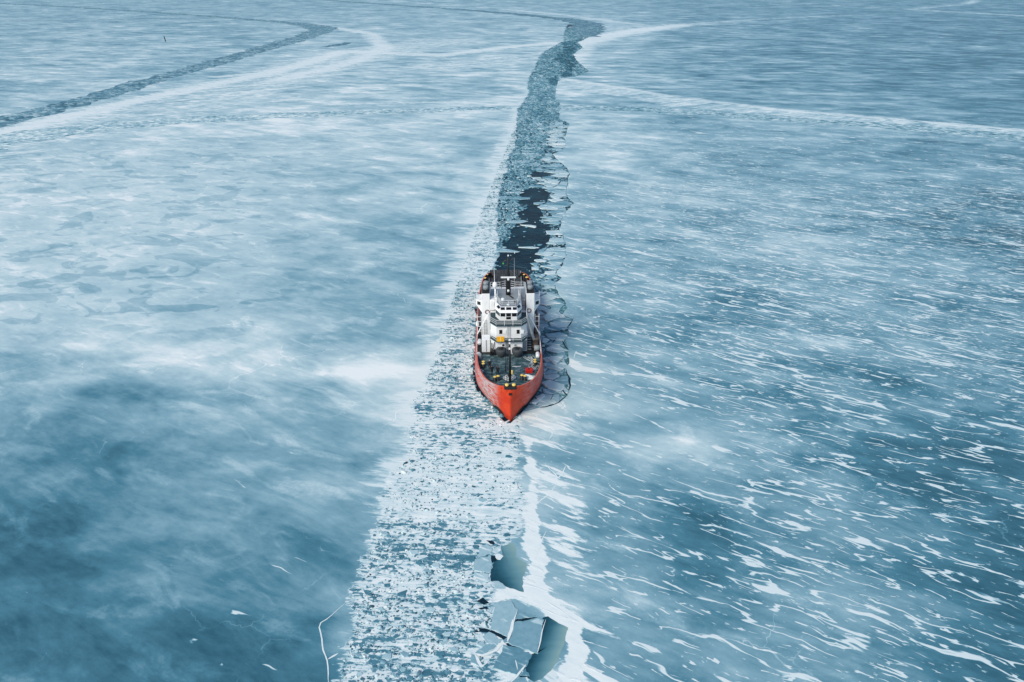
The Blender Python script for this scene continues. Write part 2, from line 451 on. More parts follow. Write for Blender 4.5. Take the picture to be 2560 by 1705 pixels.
# from the stem along the ship's sides, then the traced borders
ship_y = np.linspace(0, 50, 26)
ls = np.array([[STEM[0] - wl_half(y) - 0.02 * y - 0.2 - 0.9 * float(vnoise(y / 2.0, 3.0, 5)), STEM[1] + y] for y in ship_y])
LP = np.vstack([ls, LP[LP[:, 1] > ls[-1, 1] + 3]])
rs = np.array([[STEM[0] + wl_half(y) - 0.02 * y + 0.3, STEM[1] + y] for y in np.linspace(0, 4.0, 6)])
RP = np.vstack([rs, RP[RP[:, 1] > rs[-1, 1] + 0.2]])
o = np.argsort(RP[:, 1]); RP = RP[o]

def x_left(D):
    x = np.interp(D, LP[:, 1], LP[:, 0])
    n1 = (fbm(D / 3.5, D * 0 + 3.3, 5, 4) - 0.5) * 3.0 * np.clip((D - 150) / 20, 0.15, 1) * np.clip(D / 300, 0.5, 1.3)
    x = x + np.minimum(n1, np.where(D < STEM[1] + 52, 0.0, 9))
    return np.where((D < STEM[1]) | (D > D_END), STEM[0], x)
def x_right(D):
    x = np.interp(D, RP[:, 1], RP[:, 0])
    x = x + (fbm(D / 2.5, D * 0 + 8.3, 9, 4) - 0.5) * 1.6 * np.clip((D - STEM[1] - 4) / 6, 0, 1)
    return np.where((D < STEM[1]) | (D > D_END), STEM[0], x)

track_left = G([(840, 1760), (850, 1696), (865, 1637), (889, 1562), (874, 1488), (905, 1450), (919, 1393), (934, 1339), (960, 1280), (966, 1206), (987, 1180), (1022, 1150), (1025, 1076), (1045, 1045), (1025, 1010), (1053, 984), (1073, 933), (1087, 902), (1131, 750), (1169, 630), (1207, 522), (1250, 413), (1283, 326), (1299, 272), (1306, 245)])
track_right = G([(1200, 1760), (1230, 1700), (1236, 1560), (1228, 1480), (1225, 1400), (1300, 1330), (1311, 1226), (1288, 1180), (1298, 1142), (1300, 1112), (1300, 1060), (1276, 1040)])
def tl(D): return np.interp(D, track_left[:, 1], track_left[:, 0])
def tr(D): return np.interp(D, track_right[:, 1], track_right[:, 0], right=2.0)

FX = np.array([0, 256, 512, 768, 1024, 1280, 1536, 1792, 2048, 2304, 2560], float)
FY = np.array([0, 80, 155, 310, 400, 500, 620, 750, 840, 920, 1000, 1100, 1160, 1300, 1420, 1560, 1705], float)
FT = np.array([  # frost cover of the ice, with a vignette's darker frame corners painted in
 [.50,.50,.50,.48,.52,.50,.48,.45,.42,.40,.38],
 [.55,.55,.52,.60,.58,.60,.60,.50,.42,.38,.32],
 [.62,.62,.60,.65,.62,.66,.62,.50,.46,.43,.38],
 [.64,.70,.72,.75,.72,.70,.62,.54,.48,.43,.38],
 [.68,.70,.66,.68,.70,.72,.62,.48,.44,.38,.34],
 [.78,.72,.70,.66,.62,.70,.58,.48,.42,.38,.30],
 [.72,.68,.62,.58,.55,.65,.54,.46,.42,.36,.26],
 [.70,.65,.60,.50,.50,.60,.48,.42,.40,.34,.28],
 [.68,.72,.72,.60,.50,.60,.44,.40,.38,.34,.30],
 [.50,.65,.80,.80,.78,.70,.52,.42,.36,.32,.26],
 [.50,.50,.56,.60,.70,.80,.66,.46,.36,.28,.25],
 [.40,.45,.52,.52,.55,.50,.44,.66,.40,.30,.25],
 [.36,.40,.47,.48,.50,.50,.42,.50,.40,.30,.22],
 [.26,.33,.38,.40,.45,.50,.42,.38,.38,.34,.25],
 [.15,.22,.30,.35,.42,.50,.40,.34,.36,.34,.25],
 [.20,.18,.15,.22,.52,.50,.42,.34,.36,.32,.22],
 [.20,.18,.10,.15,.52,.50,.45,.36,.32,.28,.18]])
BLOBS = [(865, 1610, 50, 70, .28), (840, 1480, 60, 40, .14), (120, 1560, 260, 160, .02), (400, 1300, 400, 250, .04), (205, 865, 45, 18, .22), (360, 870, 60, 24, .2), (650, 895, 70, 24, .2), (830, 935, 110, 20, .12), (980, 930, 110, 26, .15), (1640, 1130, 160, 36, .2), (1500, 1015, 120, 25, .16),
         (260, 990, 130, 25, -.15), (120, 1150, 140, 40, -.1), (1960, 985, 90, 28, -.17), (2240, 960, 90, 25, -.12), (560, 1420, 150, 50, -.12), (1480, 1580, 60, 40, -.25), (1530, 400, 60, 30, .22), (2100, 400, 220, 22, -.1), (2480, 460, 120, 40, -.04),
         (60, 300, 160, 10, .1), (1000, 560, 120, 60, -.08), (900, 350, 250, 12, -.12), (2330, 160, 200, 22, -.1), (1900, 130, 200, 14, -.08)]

def frost_vignette_at(X, D):
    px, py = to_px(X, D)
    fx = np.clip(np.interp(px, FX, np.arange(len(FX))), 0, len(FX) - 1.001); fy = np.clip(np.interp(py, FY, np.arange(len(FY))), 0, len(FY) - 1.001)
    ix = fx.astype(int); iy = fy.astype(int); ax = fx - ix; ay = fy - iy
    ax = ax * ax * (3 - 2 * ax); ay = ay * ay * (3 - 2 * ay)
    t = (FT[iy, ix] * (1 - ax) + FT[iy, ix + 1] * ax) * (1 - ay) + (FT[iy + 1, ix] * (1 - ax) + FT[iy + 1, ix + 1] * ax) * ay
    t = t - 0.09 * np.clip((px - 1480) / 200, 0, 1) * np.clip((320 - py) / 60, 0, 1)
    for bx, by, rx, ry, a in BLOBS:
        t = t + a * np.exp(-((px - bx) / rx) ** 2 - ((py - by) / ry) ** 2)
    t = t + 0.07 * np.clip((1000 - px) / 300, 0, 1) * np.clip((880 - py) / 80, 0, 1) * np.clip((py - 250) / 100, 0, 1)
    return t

# snow banks: polyline, half width in metres, strength
NEARB = [(1300, 1040), (1318, 1100), (1335, 1200), (1328, 1290), (1330, 1350), (1350, 1400), (1335, 1470), (1385, 1530), (1432, 1580), (1450, 1630), (1425, 1690), (1390, 1760)]
BANKS = [
    (G([(1225, 1495), (1290, 1478), (1345, 1500), (1400, 1535)]), 1.1, .85), (G([(1235, 1700), (1285, 1668), (1330, 1640)]), .9, .7), (G([(1232, 1590), (1262, 1640)]), .8, .8),
    (G([(a + 70, b + 20) for a, b in NEARB]), 4.2, .44),
    (G([(1328, 1240), (1328, 1290), (1330, 1350), (1350, 1400), (1335, 1470), (1385, 1530), (1432, 1580), (1450, 1630), (1425, 1690), (1390, 1760)]), 1.2, .95), (G([(1318, 1100), (1335, 1200), (1328, 1260)]), 1.0, .62),
    (G([(0, 335), (200, 285), (420, 235), (640, 190), (760, 160), (860, 128), (1000, 135), (1110, 138), (1250, 120), (1380, 108)]), 11.0, .8),
    (G([(840, 70), (930, 85), (960, 120), (900, 150), (700, 200)]), 12.0, .75),
    (G([(1395, 195), (1500, 212), (1700, 245), (1950, 275), (2250, 300), (2640, 335)]), 5.0, .72),
    (G([(1430, 118), (1480, 98), (1570, 80), (1700, 63)]), 22.0, .78), (G([(1700, 62), (1900, 48), (2120, 38)]), 10.0, .55), (G([(1500, 75), (1600, 66), (1800, 60)]), 22.0, .5),
    (G([(1440, 150), (1470, 120), (1500, 90)]), 9.0, .65),
    (G([(800, -8), (1000, 4), (1200, 18), (1400, 36), (1520, 52), (1600, 62)]), 16.0, .6),
    (G([(1320, 215), (1310, 245), (1290, 275), (1270, 330), (1240, 400)]), 4.0, .4),
    (G([(1428, 905), (1450, 922), (1490, 928)]), 0.9, .85),
    (G([(800, 262), (1000, 258), (1290, 252)]), 4.0, .55), (G([(1340, 320), (1700, 300), (2000, 318)]), 2.0, .4),
    (G([(1850, -4), (2100, 14), (2350, 28), (2600, 42)]), 22.0, .55), (G([(2440, 0), (2420, 10), (2280, 22)]), 16.0, .6),
    (G([(600, 250), (700, 250), (740, 252)]), 0.8, 1.0), (G([(1105, 140), (1150, 165)]), 1.2, .7),
]

ROUGH = [(G([(-200, 400), (0, 345), (250, 300), (450, 255), (700, 190), (900, 135), (1100, 105)]), 36.0, 1.1),
         (G([(1380, 120), (1480, 95), (1650, 70)]), 30.0, .6), (G([(1100, 165), (1250, 150), (1330, 145)]), 45.0, .6), (G([(1390, 205), (1500, 225), (1700, 258), (2000, 290), (2600, 345)]), 14.0, .8)]

def ice_attrs(X, D):
    px, py = to_px(X, D)
    frost_vignette = frost_vignette_at(X, D)
    # drifts grow to the right of the channel, a few on the left close to it
    xr = np.where(D < STEM[1], tr(D), np.interp(D, RP[:, 1], RP[:, 0]))
    off = X - xr
    drift = np.where(off > 0, np.clip(0.72 + off / 130, 0, 1.0), np.clip(-0.9 + (X - tl(D) + 30) / 60, -1.9, -0.3))
    drift = drift - np.clip((330 - py) / 60, 0, 1.6) * np.where(off > 0, 1, .2) - np.clip((470 - py) / 140, 0, .35) * (off > 0)
    drift = drift - 0.9 * np.exp(-((px - 1640) / 190) ** 2 - ((py - 1100) / 60) ** 2) - 0.6 * np.exp(-((px - 1540) / 90) ** 2 - ((py - 410) / 40) ** 2) - .5 * np.exp(-((px - 2200) / 260) ** 2 - ((py - 420) / 40) ** 2)
    drift = drift + np.where((py > 1000) & (off > 0), 0.12, 0.0)
    drift = drift + np.where((off > 0) & (py < 1000) & (py > 380), 0.32, 0.0)
    edge = np.minimum(X - tl(D), tr(D) - X)
    edge = np.where(D > STEM[1] - 1, np.minimum(X - tl(D), np.interp(D, LP[:, 1], LP[:, 0]) + 2.5 - X), edge)
    edge = np.where(D > 365, -50, edge)
    broken = 0.12 + 0.5 * np.exp(-((py - 1560) / 130) ** 2) + 0.35 * np.exp(-((px - 1180) / 70) ** 2 - ((py - 1000) / 90) ** 2) + 0.3 * np.exp(-((py - 1370) / 60) ** 2) - 0.3 * np.exp(-((py - 1220) / 90) ** 2) + 0.1 * (py < 950)
    snow = np.zeros(X.shape)
    for P, hw, a in BANKS:
        dd, _, arc = sdist(X, D, P)
        L = np.hypot(*np.diff(P, axis=0).T).sum()
        fade = np.clip(1 - np.maximum(-arc, arc - L) / (3 * hw), 0, 1)
        snow = np.maximum(snow, a * np.exp(-(dd / (hw * 1.2)) ** 2) * fade)
    # frayed snow margin outside the track's left border
    dl = tl(D) - X
    fringe = np.where((dl > -3) & (D < 420), np.clip(0.8 - np.maximum(dl, 0) / (9 + 0.02 * D), 0, 1), 0) * np.clip((D - 62) / 25, 0.25, 1) * np.clip((420 - D) / 60, 0, 1)
    rough = np.zeros(X.shape)
    for P, hw, a in ROUGH:
        dd, _, arc = sdist(X, D, P)
        L = np.hypot(*np.diff(P, axis=0).T).sum()
        rough = np.maximum(rough, a * np.exp(-(dd / hw) ** 2) * np.clip(1 - np.maximum(-arc, arc - L) / (2 * hw), 0, 1))
    patch = np.clip((900 - px) / 300, 0, 1) * np.clip((py - 330) / 60, 0, 1) * np.clip((880 - py) / 80, 0, 1)
    return dict(frost_vignette=frost_vignette, drift=drift, track=edge, broken=broken, snow=snow, patch=patch, rough=rough, fringe=fringe, wisp=np.clip((D - 260) / 200, 0, 1) * np.where(X > 0, 0.85, 0.6))

ICE_Z = 0.10
rows = [24.0]
while rows[-1] < 7000: rows.append(rows[-1] * (1.0058 if rows[-1] < 1300 else 1.05))
rows = np.array(sorted(rows + [STEM[1], STEM[1] + 0.01, D_END, D_END + 0.5]))
NC = 210
fr = np.linspace(0, 1, NC) ** 1.25
half = np.maximum(rows * 0.85 + 30, 60)
far = 1.35 ** np.arange(1, 18)
def side(xe, sgn):
    X = xe[:, None] + sgn * fr[None, :] * (half + sgn * -0.0)[:, None]
    ext = X[:, -1:] + sgn * half[:, None] * 0.12 * (far[None, :] - 1)
    ext = np.clip(ext, -9000, 9000)
    return np.hstack([X, ext])
XL, XR = x_left(rows), x_right(rows)
Vall = []; Qall = []; base = 0
for xe, sgn in ((XL, -1), (XR, 1)):
    X = side(xe, sgn); D = np.repeat(rows[:, None], X.shape[1], 1)
    nr, nc = X.shape
    V = np.stack([X, D, np.full_like(X, ICE_Z)], -1).reshape(-1, 3)
    idx = np.arange(nr * nc).reshape(nr, nc) + base
    q = np.stack([idx[:-1, :-1], idx[:-1, 1:], idx[1:, 1:], idx[1:, :-1]], -1).reshape(-1, 4)
    if sgn < 0: q = q[:, ::-1]
    Vall.append(V); Qall.append(q); base += len(V)
    # skirt: the broken edge of the sheet
    sk = np.stack([xe - sgn * -0.02, rows, np.full_like(xe, -0.35)], -1)
    si = np.arange(nr) + base
    m = (rows[:-1] >= STEM[1]) & (rows[1:] <= D_END + 0.4)
    q = np.stack([idx[:-1, 0][m], idx[1:, 0][m], si[1:][m], si[:-1][m]], -1)
    Vall.append(sk); Qall.append(q if sgn > 0 else q[:, ::-1]); base += len(sk)
V = np.vstack(Vall); Q = np.vstack(Qall)
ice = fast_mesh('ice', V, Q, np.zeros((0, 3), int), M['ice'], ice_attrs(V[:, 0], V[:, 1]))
tag(ice, kind='structure')

water = mesh_obj('water', [(-60, 85, -0.06), (200, 85, -0.06), (200, 1000, -0.06), (-60, 1000, -0.06)], [(0, 1, 2, 3)], M['water'])
tag(water, kind='structure')

# ------------------------------------------------------------------ old channels: ribbons of refrozen brash and rough snow
def ribbon(name, pts, wpx_or_m, mat, tone, z, step=3.0, seed=1, rag=0.25, across=5, kind='structure'):
    P = G(pts)
    hw0 = np.array(wpx_or_m, float)
    L = np.concatenate([[0], np.cumsum(np.hypot(*np.diff(P, axis=0).T))])
    # smooth centreline
    s = np.arange(0, L[-1], step)
    def sm(v):
        return np.interp(s, L, v)
    x = sm(P[:, 0]); y = sm(P[:, 1])
    k = max(3, int(25 / step)); ker = np.hanning(2 * k + 1); ker /= ker.sum()
    pad = lambda v: np.convolve(np.concatenate([2 * v[0] - v[k:0:-1], v, 2 * v[-1] - v[-2:-k - 2:-1]]), ker, 'valid')
    x = pad(x); y = pad(y)
    hw = np.interp(s, L, hw0) if hw0.ndim else np.full_like(s, hw0)
    tx = np.gradient(x); ty = np.gradient(y); q = np.hypot(tx, ty); nx, ny = ty / q, -tx / q
    a = hw * (1 + rag * 2 * (fbm(s / 9, s * 0 + seed, seed, 4) - 0.5) * 2); b = hw * (1 + rag * 2 * (fbm(s / 9, s * 0 + seed + 50, seed + 3, 4) - 0.5) * 2)
    V = []
    for u in np.linspace(-1, 1, across):
        ww = np.where(u < 0, a, b) * u
        V.append(np.stack([x + nx * ww, y + ny * ww, np.full_like(x, z)], -1))
    V = np.stack(V, 1); nr = len(x); V = V.reshape(-1, 3)
    idx = np.arange(nr * across).reshape(nr, across)
    Q = np.stack([idx[:-1, :-1], idx[:-1, 1:], idx[1:, 1:], idx[1:, :-1]], -1).reshape(-1, 4)[:, ::-1]
    o = fast_mesh(name, V, Q, np.zeros((0, 3), int), mat, {'tone': np.full(len(V), tone)})
    # face upward
    if o.data.polygons[0].normal.z < 0: o.data.flip_normals()
    return tag(o, kind=kind)

ribbon('old_channel', [(-260, 370), (0, 306), (120, 277), (240, 243), (400, 196), (560, 150), (680, 115), (760, 93), (800, 78), (808, 70), (770, 62), (690, 54), (600, 47), (400, 32), (150, 16), (-100, 4)],
       [10, 10, 10, 10, 10, 10, 11, 13, 16, 17, 15, 9, 9, 9, 9, 9], M['bed'], 0.42, ICE_Z + 0.02, seed=3)
ribbon('old_channel', [(-100, 54), (0, 53), (200, 51), (420, 46), (560, 45)], [3.5, 3.5, 3, 3, 2], M['bed'], 0.36, ICE_Z + 0.03, seed=7)
ribbon('old_channel', [(1458, 92), (1470, 76), (1468, 62), (1430, 50), (1300, 36), (1150, 24), (950, 10), (800, 0), (600, -8)], [14, 17, 20, 15, 13, 11, 9, 9, 9], M['bed'], 0.33, ICE_Z + 0.025, seed=12)
ribbon('old_channel', [(-300, 400), (0, 352), (200, 322), (480, 300), (760, 287), (1000, 278), (1285, 268)], [26, 17, 12, 9, 7, 6, 6], M['rough'], 0.64, ICE_Z + 0.015, seed=21, rag=.3)
ribbon('old_channel', [(1395, 268), (1550, 272), (1760, 282), (2000, 300), (2250, 318), (2480, 338), (2800, 368)], [7, 7, 7, 7, 7, 7, 7], M['rough'], 0.54, ICE_Z + 0.015, seed=25, rag=.3)
ribbon('old_channel', [(1100, 62), (1200, 58), (1300, 54), (1350, 56)], [1.2, 1.5, 1.5, .8], M['bed'], 0.25, ICE_Z + 0.016, seed=31)
ribbon('old_channel', [(810, 118), (850, 112), (875, 106)], [4, 6, 3], M['bed'], 0.3, ICE_Z + 0.017, seed=33)

# ------------------------------------------------------------------ thin new-ice pools, cracks, seams in the foreground
def zc(pts, ox=1180, oy=1330, k=4.182):
    return [(ox + a / k, oy + b / k) for a, b in pts]

def pool_material():
    n = NT('new ice pool'); P = n.pos()
    a = n.attr('age')
    t = n.add(a, n.mul(n.sub(n.noise(n.scl(P, (1 / 4, 1 / 1.2, 1)), 1, 4, 0.5), 0.5), 0.35))
    c = n.ramp(t, [(0.0, lin((20, 66, 82))), (0.3, lin((54, 106, 122))), (0.65, lin((102, 148, 158))), (1.0, lin((138, 172, 170)))])
    return n.out(c, 0.35, n.bump(n.noise(P, 3, 3), 0.08, 0.05), 0.35)
M['pool'] = pool_material()

def rag_poly(pts, amp, step, seed, z=0):
    P = G(pts, z); out = []
    for i in range(len(P)):
        a = P[i]; b = P[(i + 1) % len(P)]; L = np.hypot(*(b - a)); m = max(1, int(L / step))
        for j in range(m):
            out.append(a + (b - a) * j / m)
    out = np.array(out)
    out[:, 0] += (fbm(out[:, 0] * 1.3, out[:, 1] * 1.3, seed) - 0.5) * amp
    out[:, 1] += (fbm(out[:, 0] * 1.3 + 40, out[:, 1] * 1.3, seed) - 0.5) * amp
    return out

def flat_poly(name, P, z, mat, attrs=None, kind='structure'):
    o = mesh_obj(name, [(p[0], p[1], z) for p in P], [tuple(range(len(P)))], mat, attrs=attrs)
    if o.data.polygons[0].normal.z < 0: o.data.flip_normals()
    return tag(o, kind=kind) if kind else o

def pool(pts, seed, axis_px):
    P = rag_poly(zc(pts), 0.5, 0.3, seed)
    # fan with inner ring so that the age of the ice can grade from the inner to the outer edge
    c = P.mean(0); rings = [P, c + (P - c) * 0.66, c + (P - c) * 0.33]
    V = np.vstack(rings + [c[None]]); n = len(P)
    F = [(i, (i + 1) % n, n + (i + 1) % n, n + i) for i in range(n)] + [(n + i, n + (i + 1) % n, 2 * n + (i + 1) % n, 2 * n + i) for i in range(n)] + [(2 * n + i, 2 * n + (i + 1) % n, 3 * n) for i in range(n)]
    A = G(zc(axis_px)); dv = A[1] - A[0]
    age = np.clip(((V - A[0]) @ dv) / (dv @ dv), 0, 1)
    o = mesh_obj('new_ice_pool', [(v[0], v[1], ICE_Z + 0.008) for v in V], F, M['pool'], attrs={'age': age})
    if o.data.polygons[0].normal.z < 0: o.data.flip_normals()
    tag(o, kind='structure')
pool([(310, 150), (420, 120), (470, 190), (455, 260), (575, 330), (560, 410), (530, 500), (540, 635), (380, 590), (280, 520), (190, 520), (190, 430), (240, 290), (310, 250)], 3, [(250, 420), (540, 340)])
pool([(740, 900), (800, 890), (1010, 1010), (965, 1150), (890, 1370), (740, 1530), (640, 1568), (590, 1540), (540, 1430), (620, 1290), (680, 1290), (700, 1160)], 5, [(660, 1260), (900, 1330)])

dark = NT('lead water').out(lin((14, 44, 58)), 0.2, None, 0.35)
white = None
def snow_material():
    n = NT('snow'); P = n.pos()
    return n.out(n.ramp(n.mad(n.noise(P, 2, 4, 0.6), 0.25, 0.82), ICE_RAMP), 0.8, n.bump(n.noise(P, 4, 4), 0.3, 0.05), 0.2)
M['snow'] = snow_material()
for k, pts in enumerate(([(60, 1010), (200, 1030), (370, 1105), (330, 1135), (190, 1055), (40, 1050)], [(445, 950), (470, 915), (600, 905), (690, 895), (560, 935)], [(335, 1160), (400, 1180), (480, 1212), (380, 1195)],
                         [(40, 730), (110, 690), (185, 745), (120, 770)], [(60, 800), (150, 790), (170, 812), (90, 818)], [(0, 1020), (70, 1030), (60, 1060), (10, 1055)], [(500, 1505), (590, 1520), (580, 1530), (510, 1520)], [(150, 95), (230, 100), (260, 140), (190, 130)], [(190, 250), (300, 270), (250, 310), (200, 330)])):
    flat_poly('open_crack', rag_poly(zc(pts), 0.35, 0.35, 20 + k), ICE_Z + 0.012, dark)

def strip(name, pts, wid, mat, z, taper=True, jag=0.12):
    P = G(pts); L = np.concatenate([[0], np.cumsum(np.hypot(*np.diff(P, axis=0).T))]); s = np.linspace(0, L[-1], max(6, int(L[-1] / 0.7)))
    x = np.interp(s, L, P[:, 0]) + (vnoise(s / 1.5, s * 0, 3) - .5) * jag * 3; y = np.interp(s, L, P[:, 1]) + (vnoise(s / 1.5, s * 0 + 9, 3) - .5) * jag * 3
    tx, ty = np.gradient(x), np.gradient(y); q = np.hypot(tx, ty); h = wid / 2 * (0.5 + vnoise(s / 1.2, s * 0 + 5, 8)) * (np.sqrt(np.sin(np.pi * np.clip(s / L[-1], 0.02, 0.98))) if taper else 1)
    a = np.stack([x + ty / q * h, y - tx / q * h], -1); b = np.stack([x - ty / q * h, y + tx / q * h], -1)
    n = len(s); V = [(p[0], p[1], z) for p in np.vstack([a, b])]
    F = [(i, i + 1, n + i + 1, n + i) for i in range(n - 1)]
    o = mesh_obj(name, V, F, mat)
    if o.data.polygons[0].normal.z < 0: o.data.flip_normals()
    return tag(o, kind='structure')
z6 = lambda *p: zc(p)
for wid, pts in ((0.35, z6((475, 820), (440, 940), (400, 1090), (385, 1165))), (0.3, z6((385, 1165), (330, 1160), (280, 1230), (100, 1310), (40, 1290))), (0.25, z6((560, 1400), (480, 1510), (410, 1580))), (0.4, z6((30, 1290), (90, 1370), (130, 1420), (170, 1360))), (0.12, z6((450, 1350), (490, 1440))), (0.12, z6((770, 930), (720, 1150), (700, 1280)))):
    strip('snow_seam', pts, wid, M['snow'], ICE_Z + 0.075)
strip('snow_seam', [(868, 1505), (832, 1538), (800, 1563), (803, 1590), (808, 1625), (818, 1655), (820, 1690), (826, 1730)], 0.11, M['snow'], ICE_Z + 0.012)
strip('snow_seam', [(820, 1650), (850, 1632)], 0.22, M['snow'], ICE_Z + 0.012)
strip('snow_seam', [(905, 1475), (930, 1510), (955, 1535)], 0.4, M['snow'], ICE_Z + 0.012)
for pts in ([(1372, 1100), (1385, 1085), (1370, 1070)], [(1392, 1210), (1380, 1230), (1345, 1262)], [(1362, 1160), (1385, 1180), (1398, 1200), (1415, 1165)], [(1441, 879), (1436, 896)], [(1365, 1330), (1350, 1370), (1340, 1400)]):
    strip('snow_seam', pts, 0.16, M['snow'], ICE_Z + 0.012)
for pts in ([(1433, 797), (1428, 808), (1421, 818)], [(1421, 876), (1412, 862), (1406, 852)], [(1418, 990), (1408, 974)], [(1390, 847), (1383, 857)], [(1415, 925), (1424, 945), (1426, 960), (1423, 976)], [(1418, 990), (1400, 1005), (1371, 1018), (1350, 1020)]):
    strip('ice_crack', pts, 0.3, dark, ICE_Z + 0.012)

# ------------------------------------------------------------------ ice pieces
def clip_cell(poly, mx, my, nx, ny):
    out = []
    n = len(poly)
    for i in range(n):
        a = poly[i]; b = poly[(i + 1) % n]
        da = (a[0] - mx) * nx + (a[1] - my) * ny; db = (b[0] - mx) * nx + (b[1] - my) * ny
        if da <= 0: out.append(a)
        if (da < 0 < db) or (db < 0 < da):
            t = da / (da - db); out.append((a[0] + (b[0] - a[0]) * t, a[1] + (b[1] - a[1]) * t))
    return out

def voronoi(pts, reach):
    pts = np.asarray(pts); cells = []
    for i, p in enumerate(pts):
        d = np.hypot(pts[:, 0] - p[0], pts[:, 1] - p[1]); o = np.argsort(d)[1:18]
        c = [(p[0] - reach, p[1] - reach), (p[0] + reach, p[1] - reach), (p[0] + reach, p[1] + reach), (p[0] - reach, p[1] + reach)]
        for j in o:
            if d[j] > 2 * reach: break
            q = pts[j]; c = clip_cell(c, (p[0] + q[0]) / 2, (p[1] + q[1]) / 2, q[0] - p[0], q[1] - p[1])
            if len(c) < 3: break
        cells.append(c)
    return cells

def slab_mesh(name, P, z, thick, tilt=(0, 0), inset=0.04, tone=0.62, mat=None, rim=0.25):
    """a plate of ice with a slightly worn rim and pale broken sides; origin in its middle"""
    P = np.asarray(P, float); c = P.mean(0); Q = P - c; n = len(Q)
    area = 0.5 * np.sum(Q[:, 0] * np.roll(Q[:, 1], -1) - np.roll(Q[:, 0], -1) * Q[:, 1])
    if area < 0: Q = Q[::-1]
    V = [(x * (1 - inset), y * (1 - inset), thick / 2) for x, y in Q] + [(x, y, thick / 2 - 0.05) for x, y in Q] + [(x * 0.97, y * 0.97, -thick / 2) for x, y in Q]
    F = [tuple(range(n))] + [(n + i, n + (i + 1) % n, (i + 1) % n, i) for i in range(n)] + [(2 * n + i, 2 * n + (i + 1) % n, n + (i + 1) % n, n + i) for i in range(n)]
    ft = [tone] + [min(1.0, tone + rim)] * n + [min(1.0, tone + rim * 0.7)] * n
    o = mesh_obj(name, V, F, mat or M['slab'], fattrs={'tone': ft})
    o.location = (c[0], c[1], z - thick / 2); o.rotation_euler = (tilt[0], tilt[1], 0)
    return o

ow = [(1238, 652), (1252, 628), (1270, 592), (1286, 566), (1298, 548), (1294, 533), (1312, 520), (1326, 508), (1352, 512), (1362, 540), (1358, 555), (1376, 566), (1380, 580), (1368, 606), (1350, 624), (1344, 642), (1334, 664), (1326, 705), (1238, 705)]
ow2 = [(1300, 514), (1294, 495), (1304, 478), (1336, 470), (1374, 474), (1372, 500), (1340, 512)]
ow3 = [(1324, 440), (1336, 428), (1366, 426), (1378, 432), (1362, 442), (1336, 446)]
ow4 = [(1398, 104), (1430, 102), (1466, 92), (1440, 108), (1452, 120), (1432, 136), (1446, 146), (1440, 160), (1432, 190), (1405, 194), (1410, 160), (1388, 150), (1398, 135), (1410, 122)]
ow5 = [(1372, 196), (1394, 190), (1394, 208), (1384, 216), (1370, 206)]
def inpoly(px, py, poly):
    r = np.zeros(px.shape, bool); m = len(poly)
    for i in range(m):
        x1, y1 = poly[i]; x2, y2 = poly[(i + 1) % m]
        c = ((y1 > py) != (y2 > py)) & (px < (x2 - x1) * (py - y1) / (y2 - y1 + 1e-9) + x1)
        r ^= c
    return r
OW = (ow, ow2, ow3, ow4, ow5)

# region of slabs on the right of the channel
inner_px = [(1300, 1045), (1330, 1000), (1356, 960), (1362, 920), (1362, 870), (1358, 800), (1355, 740), (1350, 690), (1338, 670), (1324, 657), (1335, 629), (1363, 606), (1348, 575), (1360, 555), (1342, 545), (1345, 522), (1325, 509), (1312, 500), (1330, 478), (1337, 453), (1342, 422), (1355, 402), (1366, 360), (1372, 335), (1380, 300)]
IP = G(inner_px)
def x_inner(D):
    x = np.interp(D, IP[:, 1], IP[:, 0])
    y = D - STEM[1]
    hull = STEM[0] + wl_half(y) - 0.02 * y + 0.35
    return np.where(y < 53, hull, x)
sites = []
D = STEM[1] + 2.0
while D < 345:
    dy = (1.9 + 0.0085 * (D - 100)) * (0.8 if D < STEM[1] + 54 else 1.0)
    xi, xr = float(x_inner(D)), float(np.interp(D, RP[:, 1], RP[:, 0]))
    x = xi - 4 + random.random() * 3
    while x < xr + 5:
        sites.append((x / 1.75 + (random.random() - .5) * 1.5, D + (x - xi) * -0.12 + (random.random() - .5) * dy * 1.25))
        x += (2.6 + 2.2 * random.random() ** 2) * (1 + 0.0015 * (D - 100)) * (1.35 if x > (xi + xr) / 2 else 0.9)
    D += dy
cells = voronoi(sites, 6.0)
manual_zone = []
slabs = []
